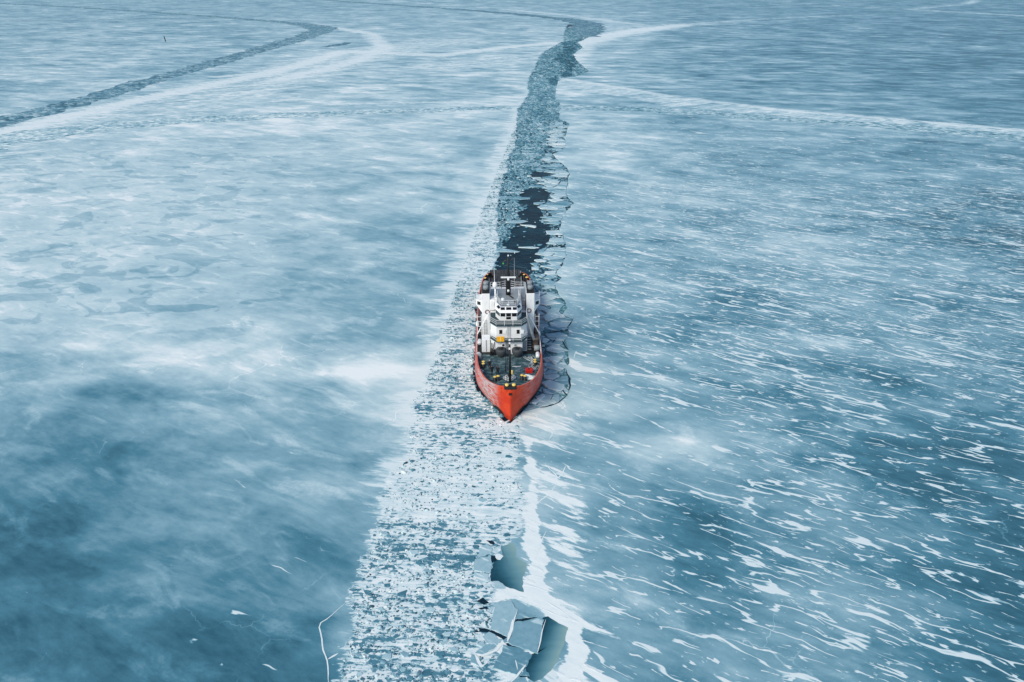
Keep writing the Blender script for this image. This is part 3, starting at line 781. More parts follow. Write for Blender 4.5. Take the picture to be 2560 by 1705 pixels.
for p, c in zip(sites, cells):
    if len(c) < 3: continue
    sx, sy = p[0] * 1.75, p[1]
    xi, xr = float(x_inner(sy)), float(x_right(np.array([sy]))[0])
    inside = xi - 0.6 < sx < xr - 0.25
    loose = not inside and sy > STEM[1] + 55 and xi - 4.5 < sx <= xi and random.random() < 0.30
    if loose and bool(inpoly(np.array([to_px(sx, sy)[0]]), np.array([to_px(sx, sy)[1]]), ow)[0]) and random.random() < .8: continue
    if not (inside or loose): continue
    frac = (sx - xi) / max(0.5, xr - xi)
    if inside and bool(np.any([inpoly(np.array([q[0]]), np.array([q[1]]), P)[0] for q in [to_px(sx, sy)] for P in OW])) and random.random() < 0.97: continue
    if random.random() < (0.20 if frac < 0.35 else 0.07): continue
    C = np.array([(x * 1.75, y) for x, y in c]); m = C.mean(0)
    g = (0.95 - 0.07 * random.random()) if frac > 0.3 else (0.88 - 0.2 * random.random())
    if loose: g *= 0.6
    C = m + (C - m) * g
    C += rng.normal(0, 0.06, C.shape)
    xe = x_right(C[:, 1]); y = C[:, 1] - STEM[1]
    C[:, 0] = np.minimum(C[:, 0], xe - 0.12)
    hull = STEM[0] + wl_half(y) - 0.02 * y + 0.3
    C[:, 0] = np.where((y < 54) & (y > -1), np.maximum(C[:, 0], hull), C[:, 0])
    ar = 0.5 * abs(np.sum(C[:, 0] * np.roll(C[:, 1], -1) - np.roll(C[:, 0], -1) * C[:, 1]))
    if ar < 0.35: continue
    slabs.append((ar, C, frac, m))
print('SLABS', len(slabs))
order = sorted(slabs, key=lambda s: -s[0])
for i, (ar, C, frac, m) in enumerate(order[:300]):
    near = m[1] < STEM[1] + 54
    t = (random.gauss(0, 0.02), random.gauss(0, 0.02)) if not near else (random.gauss(0, 0.035), random.gauss(0, 0.035))
    tone = random.gauss(0.60, 0.09) if random.random() < 0.8 else random.gauss(0.42, 0.05)
    o = slab_mesh('ice_floe', C, ICE_Z + random.uniform(-0.01, 0.06), 0.34, t, tone=tone)
    yy = m[1] - STEM[1]
    place, gr = next((p, g) for lim, p, g in (
        (6, 'beside the red bow', 'broken ice beside the bow'), (14, 'beside the foredeck', 'broken ice beside the bow'), (22, 'beside the white deckhouse', 'broken ice along the hull'),
        (34, 'beside the funnel', 'broken ice along the hull'), (47, 'beside the after deck', 'broken ice along the hull'), (58, 'beside the stern', 'broken ice along the hull'),
        (75, 'just behind the stern', 'broken ice by the open water'), (100, 'beside the dark water', 'broken ice by the open water'),
        (130, 'above the dark open water', 'broken ice by the open water'), (165, 'by the middle of the channel', 'broken ice up the channel'), (205, 'well up the channel', 'broken ice up the channel'), (999, 'far up the channel', 'broken ice up the channel')) if yy < lim)
    across = 'inner side' if frac < 0.33 else ('mid-band' if frac < 0.7 else 'at the ice edge')
    e = np.linalg.eigvalsh(np.cov(C.T)); asp = math.sqrt(e[1] / max(e[0], 1e-6))
    size = 'broad' if ar > 11 else ('medium' if ar > 5 else 'small')
    shape = 'sliver-like' if asp > 3 else ('long' if asp > 1.9 else ('three-cornered' if len(C) == 3 else ('four-sided' if len(C) == 4 else 'blocky')))
    hue = 'dark' if tone < 0.48 else ('grey' if tone < 0.62 else 'pale')
    lab = f'{size} {hue} {shape} ice floe {place}, {across}'
    tag(o, lab, 'ice floe', gr)
small = order[300:]

# tilted thick slabs pushed up beside the hull
for lab, pts, z, tl_ in (
    ('long thick ice floe tilted up on edge beside the bridge wing', [(1357, 797), (1372, 788), (1399, 786), (1402, 794), (1370, 806), (1362, 804)], 0.55, (0.10, 0.14)),
    ('narrow ice floe with a white broken rim, angled off the bow', [(1330, 1012), (1358, 989), (1362, 993), (1340, 1013)], 0.5, (0.06, 0.12)),
    ('large greenish ice floe tipping under beside the bow', [(1354, 960), (1372, 953), (1411, 964), (1408, 975), (1400, 979), (1372, 974)], 0.28, (0.03, 0.05)),
    ('pointed ice floe with its corner towards the camera, beside the foredeck', [(1366, 897), (1408, 893), (1409, 896), (1390, 913), (1384, 911)], 0.4, (0.03, -0.02))):
    o = slab_mesh('ice_floe', G(pts), z, 0.4, tl_, tone=0.66, rim=0.3)
    tag(o, lab, 'ice floe', 'broken ice beside the bow')

# foreground plates around the pools
PLATES = [
    ('large snow-dusted ice plate left of the long white seam', [(225, 830), (200, 1010), (350, 1095), (385, 1060), (435, 940), (470, 822), (430, 740), (330, 720), (240, 760)], .56),
    ('large blue ice plate between the white seam and the lower pool', [(445, 952), (560, 940), (690, 905), (760, 932), (715, 1150), (695, 1275), (640, 1275), (500, 1215), (395, 1170)], .40),
    ('small triangular ice plate above the dark crack', [(480, 828), (670, 888), (560, 902), (455, 925)], .42),
    ('blue ice plate with snow patches, below the long dark crack', [(340, 1180), (480, 1222), (632, 1290), (552, 1425), (475, 1505), (340, 1470), (220, 1430), (300, 1240)], .40),
    ('grey ice plate pointed to the right under the dark crack', [(180, 1055), (318, 1138), (275, 1190), (150, 1165), (110, 1110)], .55),
    ('small blue ice plate beside the snow seam', [(120, 1200), (200, 1165), (270, 1195), (110, 1295), (45, 1285)], .45),
    ('pale square ice plate left of the upper pool', [(15, 290), (195, 255), (208, 350), (180, 440), (20, 408)], .62),
    ('pale ice plate at the lower corner of the upper pool', [(30, 422), (165, 458), (170, 515), (90, 548), (22, 480)], .58),
    ('pale pointed ice plate above the square one', [(72, 170), (160, 132), (208, 180), (198, 242), (62, 268)], .68),
    ('small bright ice block on the edge of the upper pool', [(240, 250), (300, 232), (325, 260), (305, 300), (270, 290)], .85),
    ('bright ice block behind the upper pool', [(215, 190), (300, 150), (312, 200), (250, 240), (215, 225)], .8),
    ('narrow dark ice sliver below the lower pool', [(505, 1500), (565, 1425), (592, 1515)], .38),
    ('small ice plate cut by two snow seams', [(0, 1295), (30, 1300), (85, 1380), (110, 1435), (40, 1400), (0, 1360)], .45),
]
PL = []
for lab, pts, tone in PLATES:
    P = rag_poly(zc(pts), 0.7, 0.35, 77)
    o = slab_mesh('ice_plate', P, ICE_Z + 0.06, 0.2, (random.gauss(0, .012), random.gauss(0, .012)), 0.012, tone, rim=0.16)
    tag(o, lab, 'ice plate', 'ice plates around the pools'); PL.append(P)

def prisms(name, cx, cy, r, tone, z, hgt, mat, kind='stuff', nmin=5, sides=6, flat=1.0, tilt=0.0, label=None):
    """many small broken pieces of ice in one mesh"""
    n = len(cx); k = sides
    a = (np.arange(k)[None] + rng.uniform(-0.38, 0.38, (n, k))) * 2 * np.pi / k + rng.uniform(0, 6.28, (n, 1))
    rr = r[:, None] * rng.uniform(0.6, 1.15, (n, k))
    el = rng.uniform(0.55, 1.0, (n, 1)); th = rng.normal(0, 0.5, (n, 1))
    lx = rr * np.cos(a); ly = rr * np.sin(a) * el * flat
    x = lx * np.cos(th) - ly * np.sin(th); y = lx * np.sin(th) + ly * np.cos(th)
    gx = rng.normal(0, tilt, (n, 1)) if tilt else 0; gy = rng.normal(0, tilt, (n, 1)) if tilt else 0
    top = np.stack([cx[:, None] + x * .86, cy[:, None] + y * .86, (z + hgt)[:, None] + x * gx + y * gy], -1)
    bot = np.stack([cx[:, None] + x, cy[:, None] + y, z[:, None] - 0.08 + 0 * x], -1)
    V = np.concatenate([top, bot], 1).reshape(-1, 3)
    b = np.arange(n)[:, None] * 2 * k
    T = np.stack([b + 0, b + 1, b + 2], -1) if k == 3 else np.concatenate([np.stack([b, b + i, b + i + 1], -1) for i in range(1, k - 1)], 1)
    Qd = np.concatenate([np.stack([b + k + i, b + k + (i + 1) % k, b + (i + 1) % k, b + i], -1) for i in range(k)], 1)
    T = T.reshape(-1, 3); Qd = Qd.reshape(-1, 4)
    ft = np.concatenate([np.repeat(tone - 0.08, k), np.repeat(tone, k - 2)])
    o = fast_mesh(name, V, Qd, T, mat, None, {'tone': ft})
    return tag(o, kind=kind, label=label)

# brash: broken bits packed in the channel behind the ship and between the slabs
n = 40000
D = np.exp(rng.uniform(math.log(100), math.log(930), n))
u = rng.uniform(0, 1, n)
xl_, xr_ = x_left(D), x_right(D)
X = xl_ + (xr_ - xl_) * u
px, py = to_px(X, D)
wob = (fbm(X / 2.5, D / 5, 41) - .5)
openw = np.zeros(n, bool)
for P in (ow, ow2, ow3, ow4, ow5): openw |= inpoly(px + wob * 26, py + wob * 10, P)
shipy = D - STEM[1]
inhull = (shipy < 56) & (np.abs(X - STEM[0] + 0.02 * shipy) < np.where(shipy < 53, wl_half(shipy) + 0.15, 4.2))
faro = inpoly(px + wob * 26, py + wob * 10, ow4) | inpoly(px, py, ow5)
keep = ~inhull & ~(openw & (rng.uniform(0, 1, n) > np.where(faro, 0.6, 0.012)))
beside = shipy < 54
keep &= ~beside | (rng.uniform(0, 1, n) < 0.55)
slabzone = (X > x_inner(D)) & (D < 340)
keep &= ~slabzone | (rng.uniform(0, 1, n) < 0.6)
X, D, faro = X[keep], D[keep], faro[keep]
tn = np.clip(-0.26 * faro + rng.normal(0.40, 0.17, len(X)) + (fbm(X / 4, D / 9, 51) - .5) * 0.5, 0.1, 0.98)
r = np.clip(rng.lognormal(-0.95, 0.45, len(X)), 0.14, 1.1) * np.clip(D / 260, 0.75, 1.9)
sz_ = (X > x_inner(D)) & (D < 340)
prisms('brash_ice', X, D, r, tn, np.where(sz_, -0.05, rng.uniform(-0.02, 0.03, len(X))), np.where(sz_, 0.06, rng.uniform(0.03, 0.16, len(X))), M['brash'], tilt=0.06, label='small broken ice packed in the open channel')

# rubble lying on the refrozen, snow-covered channel
n = 16000
D = np.exp(rng.uniform(math.log(48), math.log(330), n))
lo = tl(D); hi = np.where(D < STEM[1] - 1, tr(D), x_left(D) - 0.1)
X = lo + (hi - lo) * rng.uniform(0.0, 1, n)
px, py = to_px(X, D)
cl = fbm(X / 4.0, D / 1.2, 61) + 0.35 * (fbm(X / 14, D / 9, 62) - .5) + 0.08 * ((py > 1330) | ((px > 1120) & (py > 930) & (py < 1080)))
bad = np.zeros(n, bool)
for pts in ([(310, 150), (420, 120), (470, 190), (575, 330), (540, 635), (280, 520), (190, 520), (240, 290)],): bad |= inpoly(px, py, zc(pts))
for P in PL: bad |= inpoly(X, D, [tuple(q) for q in P])
keep = (cl + rng.normal(0, 0.07, n) > 0.54) & ~bad & (hi > lo)
X, D = X[keep], D[keep]
dk = rng.uniform(0, 1, len(X)) < 0.55
tn = np.where(dk, np.clip(rng.normal(0.25, 0.12, len(X)), 0.02, 0.48), np.clip(rng.normal(0.78, 0.12, len(X)), 0.5, 0.98))
r = np.clip(rng.lognormal(-2.15, 0.5, len(X)), 0.06, 0.55)
prisms('ice_rubble', X, D, r, tn, np.full(len(X), ICE_Z), rng.uniform(0.02, 0.16, len(X)) * np.clip(r / .3, .5, 1.6), M['brash'], tilt=0.2, sides=5, label='dark and pale rubble frozen into the snowed-over channel')

# the bigger blocks of rubble one can pick apart
cnt = 0; placed = []
for _ in range(6000):
    if cnt >= 120: break
    D_ = math.exp(random.uniform(math.log(49), math.log(125)))
    lo, hi = float(tl(D_)) + 1, float(tr(D_)) - 0.5
    if D_ > STEM[1] - 1: hi = float(x_left(np.array([D_]))[0]) - 0.8
    X_ = random.uniform(lo, hi)
    a, b = to_px(X_, D_)
    wgt = 1.0 if b > 1330 else (0.22 if b > 1050 else 0.2)
    if random.random() > wgt: continue
    if any(bool(inpoly(np.array([X_]), np.array([D_]), [tuple(q) for q in P])[0]) for P in PL): continue
    rr = random.uniform(0.24, 0.46) * (1.6 if random.random() < 0.22 else 1)
    if any((X_ - p) ** 2 + (D_ - q) ** 2 < (rr + s) ** 2 for p, q, s in placed): continue
    placed.append((X_, D_, rr)); k = random.choice((4, 4, 5, 6)); a0 = random.random() * 6.28
    pts = [(X_ + rr * random.uniform(.7, 1.15) * math.cos(a0 + (i + random.uniform(-.3, .3)) * 6.283 / k) * 1.25, D_ + rr * random.uniform(.7, 1.15) * math.sin(a0 + (i + random.uniform(-.3, .3)) * 6.283 / k) * .8) for i in range(k)]
    tone = random.uniform(0.12, 0.32) if random.random() < 0.6 else random.uniform(0.5, 0.72)
    o = slab_mesh('ice_block', pts, ICE_Z + 0.1, 0.24, (random.gauss(0, .08), random.gauss(0, .08)), 0.08, tone, rim=0.1, mat=M['brash'])
    hue = 'dark' if tone < 0.4 else 'pale'; size = 'chunky' if rr > 0.5 else ('middling' if rr > 0.35 else 'small')
    where = 'low in view beside the lower pool' if b > 1600 else ('beside the ice plates' if b > 1510 else ('between the two pools' if b > 1420 else ('level with the upper pool' if b > 1330 else ('halfway between the bow and the pools' if b > 1160 else ('just ahead of the bow' if b > 1040 else 'in the snow beside the hull')))))
    u_ = (X_ - lo) / (hi - lo); acr = ('outer track edge', 'outer third', 'mid-track', 'inner third', 'inner track edge')[min(4, int(u_ * 5))]
    tag(o, f'{size} {hue} ice block {where}, {acr}', 'ice block', f'{hue} ice blocks in the refrozen track')
    cnt += 1
for k_ in range(26):
    y_ = 1.2 + 46 * (k_ / 26) ** 1.25; sd = -1 if k_ % 4 else 1
    q = S(sd * (float(wl_half(y_)) + random.uniform(.5, 1.1)), y_)
    rr = random.uniform(.22, .5) * (.8 if y_ < 6 else 1); nv = random.choice((4, 5, 6)); a0 = random.random() * 6.28
    pts = [(q.x + rr * random.uniform(.7, 1.2) * math.cos(a0 + i * 6.283 / nv), q.y + 1.3 * rr * random.uniform(.7, 1.2) * math.sin(a0 + i * 6.283 / nv)) for i in range(nv)]
    tone = random.uniform(.45, .8)
    o = slab_mesh('ice_block', pts, ICE_Z + random.uniform(.1, .3), .3, (random.gauss(0, .14), random.gauss(0, .14)), .06, tone, rim=.2, mat=M['brash'])
    st_n = next(nm for lim, nm in ((2.2, 'the stem'), (4.5, 'the anchor recess'), (8, 'the red shoulder'), (13, 'the foredeck'), (18, 'the deck locker'), (23, 'the funnel front'), (30, 'the bridge wing'), (38, 'the after side'), (99, 'the stern quarter')) if y_ < lim)
    tag(o, f"{'grey' if tone < .62 else 'pale'} {'lump' if rr > .38 else 'bit'} of ice heaved up against the hull below {st_n}, {'track' if sd < 0 else 'floe'} side", 'ice block', 'ice blocks pushed up along the hull')
if small:
    C = np.array([s[3] for s in small]); ra = np.array([math.sqrt(s[0] / 3.1) for s in small])
    prisms('brash_ice', C[:, 0], C[:, 1], ra, np.clip(rng.normal(0.58, 0.1, len(C)), .2, .95), np.full(len(C), -0.02), np.full(len(C), 0.1), M['brash'], label='smaller ice scraps between the broken slabs')
#SHIPBEGIN

# ------------------------------------------------------------------ the ship
def paint(name, rgb, rough=0.5, dirt=0.25, dirtcol=(70, 60, 52), spec=0.4, scale=1.0):
    n = NT(name); P = n.obj()
    a = n.noise(P, 0.9 * scale, 5, 0.6); b = n.noise(n.scl(P, (3.5, 3.5, 0.5)), scale, 4, 0.6)
    k = n.mul(n.step(n.add(n.mul(a, 0.6), n.mul(b, 0.5)), 0.55, 0.85), dirt)
    c = n.cmix(k, lin(rgb), lin(dirtcol))
    return n.out(c, n.mad(a, 0.2, rough - 0.1), n.bump(a, 0.06, 0.03), spec)

M['white_paint'] = paint('white paint', (233, 236, 238), 0.45, 0.34, (150, 138, 124))
M['grey_paint'] = paint('grey paint', (140, 150, 155), 0.55, 0.3)
M['black_paint'] = paint('black paint', (26, 29, 32), 0.5, 0.2, (60, 52, 48))
M['glass'] = NT('dark glass').out(lin((22, 28, 34)), 0.12, None, 0.5)
M['yellow'] = paint('yellow paint', (242, 208, 110), 0.5, 0.15)
M['orange'] = paint('orange paint', (244, 178, 26), 0.5, 0.1)
M['red'] = paint('red paint', (205, 38, 30), 0.5, 0.15)
M['pipe'] = paint('salmon pipe', (215, 110, 98), 0.5, 0.15)
M['rim'] = paint('worn rim', (214, 104, 84), 0.6, 0.3)
M['blue'] = paint('blue paint', (30, 105, 140), 0.5, 0.1)
M['green'] = paint('green lamp', (90, 190, 80), 0.4, 0.0)
M['rust'] = paint('rusty machinery', (96, 84, 76), 0.7, 0.6, (52, 40, 34))
M['rope'] = paint('white rope', (205, 212, 216), 0.9, 0.4, (130, 140, 145), scale=5)
M['balcony'] = paint('dark green deck', (38, 66, 74), 0.6, 0.2)
M['lifebuoy'] = paint('lifebuoy', (120, 92, 92), 0.6, 0.2)

def deck_material():
    n = NT('frosted deck'); P = n.obj()
    a = n.noise(n.scl(P, (1, 2.2, 1)), 0.9, 6, 0.65, 0.4); b = n.noise(P, 5, 4, 0.7); c = n.noise(n.scl(P, (0.5, 3, 1)), 1, 4, 0.6)
    f = n.step(n.add(n.mul(a, 0.7), n.add(n.mul(b, 0.35), n.mul(c, 0.25))), 0.58, 0.86)
    f = n.mul(f, n.step(n.new('ShaderNodeSeparateXYZ').outputs[1], 0, 1, 1, 1))
    col = n.cmix(n.mul(f, 0.62), lin((34, 66, 74)), lin((170, 195, 200)))
    return n.out(col, 0.7, n.bump(b, 0.2, 0.03), 0.3)
M['deck'] = deck_material()
M['dark_grey'] = paint('dark grey paint', (66, 72, 76), 0.6, 0.3, (40, 40, 42))

def wood_material():
    n = NT('dark planking'); P = n.obj()
    s = n.new('ShaderNodeSeparateXYZ'); n.put(s.inputs[0], P)
    pl = n.math('FRACT', n.mul(s.outputs[0], 3.2)); gap = n.step(pl, 0.03, 0.09)
    ty = n.noise(n.scl(P, (3.2, 0.15, 1)), 1, 2, 0.5); w = n.noise(n.scl(P, (6, 0.6, 1)), 1, 5, 0.6)
    col = n.cmix(n.step(n.add(ty, n.mul(w, .4)), 0.5, 0.9), lin((44, 50, 56)), lin((84, 84, 84)))
    col = n.cmix(gap, lin((20, 22, 24)), col)
    return n.out(col, 0.75, n.bump(gap, 0.3, 0.02), 0.25)
M['wood'] = wood_material()

def hull_material():
    n = NT('red hull'); P = n.obj()
    s = n.new('ShaderNodeSeparateXYZ'); n.put(s.inputs[0], P)
    x, y, z = s.outputs
    st = n.noise(n.scl(P, (1.2, 0.5, 3.0)), 1, 6, 0.65, 0.3); fine = n.noise(n.scl(P, (4, 2, 9)), 1, 4, 0.7); big = n.noise(P, 0.35, 3, 0.5)
    red = n.cmix(n.step(big, 0.35, 0.7), lin((204, 52, 14)), lin((226, 74, 26)))
    red = n.cmix(n.mul(n.step(fine, 0.5, 0.75), 0.35), red, lin((112, 26, 16)))
    red = n.cmix(n.mul(n.step(n.noise(n.scl(P, (2.5, 2.5, .5)), 1, 4, .6), 0.56, 0.7), 0.5), red, lin((92, 40, 30)))
    # scrapes by the ice and rubbed pale paint, heavier towards the shoulders
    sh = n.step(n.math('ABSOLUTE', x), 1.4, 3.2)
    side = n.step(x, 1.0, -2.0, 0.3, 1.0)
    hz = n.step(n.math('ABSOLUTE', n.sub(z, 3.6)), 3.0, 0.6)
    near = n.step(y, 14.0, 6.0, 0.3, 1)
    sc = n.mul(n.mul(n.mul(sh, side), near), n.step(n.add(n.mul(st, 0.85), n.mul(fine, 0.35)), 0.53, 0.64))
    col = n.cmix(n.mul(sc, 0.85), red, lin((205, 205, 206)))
    rust = n.mul(n.step(n.math('ABSOLUTE', x), 4.4, 6.0), n.step(st, 0.5, 0.64))
    col = n.cmix(n.mul(rust, 0.6), col, lin((82, 58, 52)))
    ln = n.math('MINIMUM', n.math('ABSOLUTE', n.sub(n.math('FRACT', n.mul(z, 0.55)), 0.5)), n.math('ABSOLUTE', n.sub(n.math('FRACT', n.mul(y, 0.28)), 0.5)))
    col = n.cmix(n.mul(n.step(ln, 0.02, 0.008), 0.35), col, lin((92, 30, 22)))
    icel = n.mul(n.step(z, 1.5, 0.2), n.step(n.add(st, n.mul(fine, 0.4)), 0.55, 0.78))
    col = n.cmix(n.mul(icel, 0.7), col, lin((96, 62, 56)))
    # weathered paint of the long sides
    col = n.cmix(n.mul(n.step(y, 16, 26), 0.5), col, lin((150, 104, 104)))
    return n.out(col, n.mad(fine, 0.2, 0.45), n.bump(st, 0.12, 0.05), 0.35)
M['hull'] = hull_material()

ship = bpy.data.objects.new('icebreaker', None)
link(ship); ship.location = (STEM[0], STEM[1], 0); ship.rotation_euler = (0, 0, SHIP_ROT)
tag(ship, 'red and white icebreaker cutting a dark channel through the ice', 'ship')

TOPL = [(-.5, 0), (-.42, .65), (-.1, 1.5), (.68, 2.5), (1.6, 3.35), (3.0, 4.08), (6.0, 5.0), (9.0, 5.5), (12.3, 5.72), (16, 5.85), (24, 5.95), (40, 5.95), (47, 5.6), (51, 5.1), (53, 4.45), (54.2, 3.6), (54.3, 0)]
MIDL = [(-.3, 0), (.6, .8), (1.4, 1.6), (3.0, 2.9), (6.0, 4.6), (9.0, 5.7), (12, 6.12), (16, 6.25), (24, 6.3), (42, 6.25), (48, 5.85), (52, 5.1), (54.2, 4.0), (55, 3.5), (55.1, 0)]
WLL = [(0, 0), (.9, .6), (1.85, 1.16), (2.6, 1.65), (5.2, 2.95), (8.87, 4.7), (11.5, 5.7), (14, 6.05), (20, 6.1), (40, 6.1), (48, 5.7), (52, 4.9), (54.6, 3.9), (55.6, 3.4), (55.7, 0)]
DEEP = [(.9, 0), (2, .4), (3.2, .9), (5, 1.6), (8, 2.9), (11, 4.2), (14, 5.2), (20, 5.7), (40, 5.7), (48, 4.8), (52, 3.8), (54, 3.0), (54.4, 2.8), (54.5, 0)]
def zt(y):
    if y < 13.2: return 5.55 + 1.4 * (max(0, 13.2 - y) / 13.7) ** 1.25
    if y < 14.2: return 5.55 - 0.85 * (y - 13.2)
    if y < 24: return 4.70
    if y < 25: return 4.7 + 0.7 * (y - 24)
    if y > 53.95: return 2.72
    return 5.4 - 0.9 * min(1, (y - 25) / 22)
def resample(L, m=64):
    L = np.array(L, float); s = np.concatenate([[0], np.cumsum(np.hypot(*np.diff(L, axis=0).T))]); s /= s[-1]
    t = np.linspace(0, 1, m); t = np.where(t < 0.5, 0.5 * (t / 0.5) ** 1.35, t)
    # smooth the bow curve a little
    x = np.interp(t, s, L[:, 0]); y = np.interp(t, s, L[:, 1])
    for _ in range(3):
        x[1:-3] = (x[:-4] + 2 * x[1:-3] + x[2:-2]) / 4; y[1:-3] = (y[:-4] + 2 * y[1:-3] + y[2:-2]) / 4
    return np.stack([x, y], -1)
TOP, MID, WLr, DP = (resample(L) for L in (TOPL, MIDL, WLL, DEEP))
LEV = []
for f in np.linspace(0, 1, 9):
    if f < 0.2: a, b, t = DP, WLr, f / 0.2
    elif f < 0.58: a, b, t = WLr, MID, (f - 0.2) / 0.38
    else: a, b, t = MID, TOP, (f - 0.58) / 0.42
    LEV.append((a * (1 - t) + b * t, f))
hv = []; hf = []
m = len(TOP)
for sgn in (1, -1):
    b0 = len(hv)
    for P_, f in LEV:
        for (yy, hw), (ty, _) in zip(P_, TOP):
            ztop = zt(ty)
            z = -1.6 + f / 0.2 * 1.6 if f < 0.2 else (f - 0.2) / 0.8 * ztop
            if 0.55 < f < 0.6: z = 3.0 * 0 + z
            hv.append((sgn * hw, yy, z))
    for i in range(len(LEV) - 1):
        for j in range(m - 1):
            q = (b0 + i * m + j, b0 + i * m + j + 1, b0 + (i + 1) * m + j + 1, b0 + (i + 1) * m + j)
            hf.append(q[::-1] if sgn > 0 else q)
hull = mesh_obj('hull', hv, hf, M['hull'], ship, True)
bm = bmesh.new(); bm.from_mesh(hull.data); bmesh.ops.remove_doubles(bm, verts=bm.verts, dist=0.004); bmesh.ops.recalc_face_normals(bm, faces=bm.faces); bm.to_mesh(hull.data); bm.free()
hull.data.polygons.foreach_set('use_smooth', [True] * len(hull.data.polygons))

def deck_z(y): return 4.35 + 0.75 * (max(0, 14 - y) / 14) ** 1.3 if y < 38 else (4.35 if y < 40 else 3.0)
TI = TOP.copy(); TI[:, 1] = np.maximum(0, TI[:, 1] - 0.16); TI[0, 0] += 0.18; TI[1:4, 0] += 0.15; TI[-4:, 0] -= 0.0
# bulwark: inner face, cap rail
def loop_strip(name, mat, lo, hi, y0, y1, parent, off=0.0, smooth=True):
    vs = []; fs = []
    for sgn in (1, -1):
        idx = [k for k in range(m) if y0 <= TOP[k, 0] <= y1 and k < m - 1]; b0 = len(vs)
        for k in idx:
            yy, hw = TI[k]; vs.append((sgn * hw, yy, lo(TOP[k, 0]))); vs.append((sgn * hw, yy, hi(TOP[k, 0])))
        for i in range(len(idx) - 1):
            q = (b0 + 2 * i, b0 + 2 * i + 2, b0 + 2 * i + 3, b0 + 2 * i + 1); fs.append(q if sgn > 0 else q[::-1])
    return mesh_obj(name, vs, fs, mat, parent, smooth)
def hull_half(z, y):
    # half breadth of the hull at height z, interpolated between the lofted levels
    ztop = zt(y); f = 0.2 + 0.8 * z / ztop if z > 0 else 0.2 + z / 8
    k = min(max(f * 8, 0), 7.999); a, b = LEV[int(k)][0], LEV[int(k) + 1][0]; P_ = a + (b - a) * (k - int(k))
    o_ = np.argsort(P_[:-1, 0]); return float(np.interp(y, P_[:-1, 0][o_], P_[:-1, 1][o_]))
vs = []; fs = []
for sgn in (1, -1):
    b0 = len(vs); idx = range(m - 1)
    for k in idx:
        yb, hb = TI[k]; zd = deck_z(yb) - .06
        yl = yb + (.25 if k < 12 else 0); hl = max(0, min(hb, hull_half(zd, yl) - .14))
        vs.append((sgn * hl, yl, zd)); vs.append((sgn * hb, yb, zt(TOP[k, 0]) + .01))
    for i in range(len(idx) - 1):
        q = (b0 + 2 * i, b0 + 2 * i + 2, b0 + 2 * i + 3, b0 + 2 * i + 1); fs.append(q if sgn > 0 else q[::-1])
mesh_obj('bulwark', vs, fs, M['black_paint'], ship, True)
cap = MB()
for sgn in (1, -1):
    idx = [k for k in range(m - 1)]
    for a, b in zip(idx[:-1], idx[1:]):
        p, q, r, s_ = TOP[a], TOP[b], TI[b], TI[a]
        za, zb = zt(p[0]) + .03, zt(q[0]) + .03
        f = [(sgn * (p[1] + .03), p[0] - .02, za), (sgn * (q[1] + .03), q[0] - .02, zb), (sgn * r[1], r[0], zb), (sgn * s_[1], s_[0], za)]
        cap.add(f, [(0, 1, 2, 3) if sgn > 0 else (3, 2, 1, 0)])
cap.build('cap_rail', M['rim'], hull)
def deck_mesh(name, y0, y1, mat, z=None):
    ys = np.linspace(y0, y1, 40); hw = [max(0.0, hull_half(z or deck_z(q), q) - .1) for q in ys]
    V_ = []; F_ = []
    for yy, h in zip(ys, hw): V_ += [(-h, yy, z if z else deck_z(yy)), (h, yy, z if z else deck_z(yy))]
    for i in range(len(ys) - 1): F_.append((2 * i, 2 * i + 1, 2 * i + 3, 2 * i + 2))
    return mesh_obj(name, V_, F_, mat, ship)
deck_mesh('foredeck', 0.1, 15.2, M['deck'])
deck_mesh('main_deck', 15.2, 40.0, M['black_paint'])
deck_mesh('after_deck', 40.0, 54.25, M['black_paint'], 3.0)
MB().box(-5.6, 5.6, 39.9, 40.0, 2.9, 4.34).build('deck_step', M['grey_paint'], ship)
MB().box(-3.75, 3.3, 41.5, 58.6, 2.75, 3.12).build('working_deck', M['wood'], ship)
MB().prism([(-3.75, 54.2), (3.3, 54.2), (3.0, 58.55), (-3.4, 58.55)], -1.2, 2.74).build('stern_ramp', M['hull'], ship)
for x0, x1 in ((-3.95, -3.76), (3.31, 3.5)):
    MB().box(x0, x1, 41.5, 57.0, 3.0, 3.5).build('deck_coaming', M['grey_paint'], ship)
# hull fittings
for sg in (-1, 1):
    pv = []
    for t in np.linspace(0, 1, 7):
        for u in (0, 1):
            yy = 1.5 + 2.6 * t; zz = .3 + u * (.15 + .75 * math.sin(math.pi * min(1, t * .8 + .1)))
            pv.append((sg * (hull_half(zz, yy) + .03), yy - .02, zz))
    mesh_obj('anchor_pocket', pv, [(2 * q, 2 * q + 1, 2 * q + 3, 2 * q + 2) for q in range(6)], M['black_paint'], ship)
MB().box(-.28, .28, -.72, -.3, 5.55, 5.8).build('hawse_hole', M['black_paint'], ship)
fl = MB(); fl.box(-1.0, 1.0, -.62, .28, 6.55, 7.0); fr_ = fl.build('fairlead', M['black_paint'], ship, bevel=.08)
for x in (-.56, .56):
    MB().lathe((x, -.1, 7.0), [(.26, 0), (.3, .12), (.3, .3), (.2, .36)]).build('roller', M['yellow'], fr_, True)

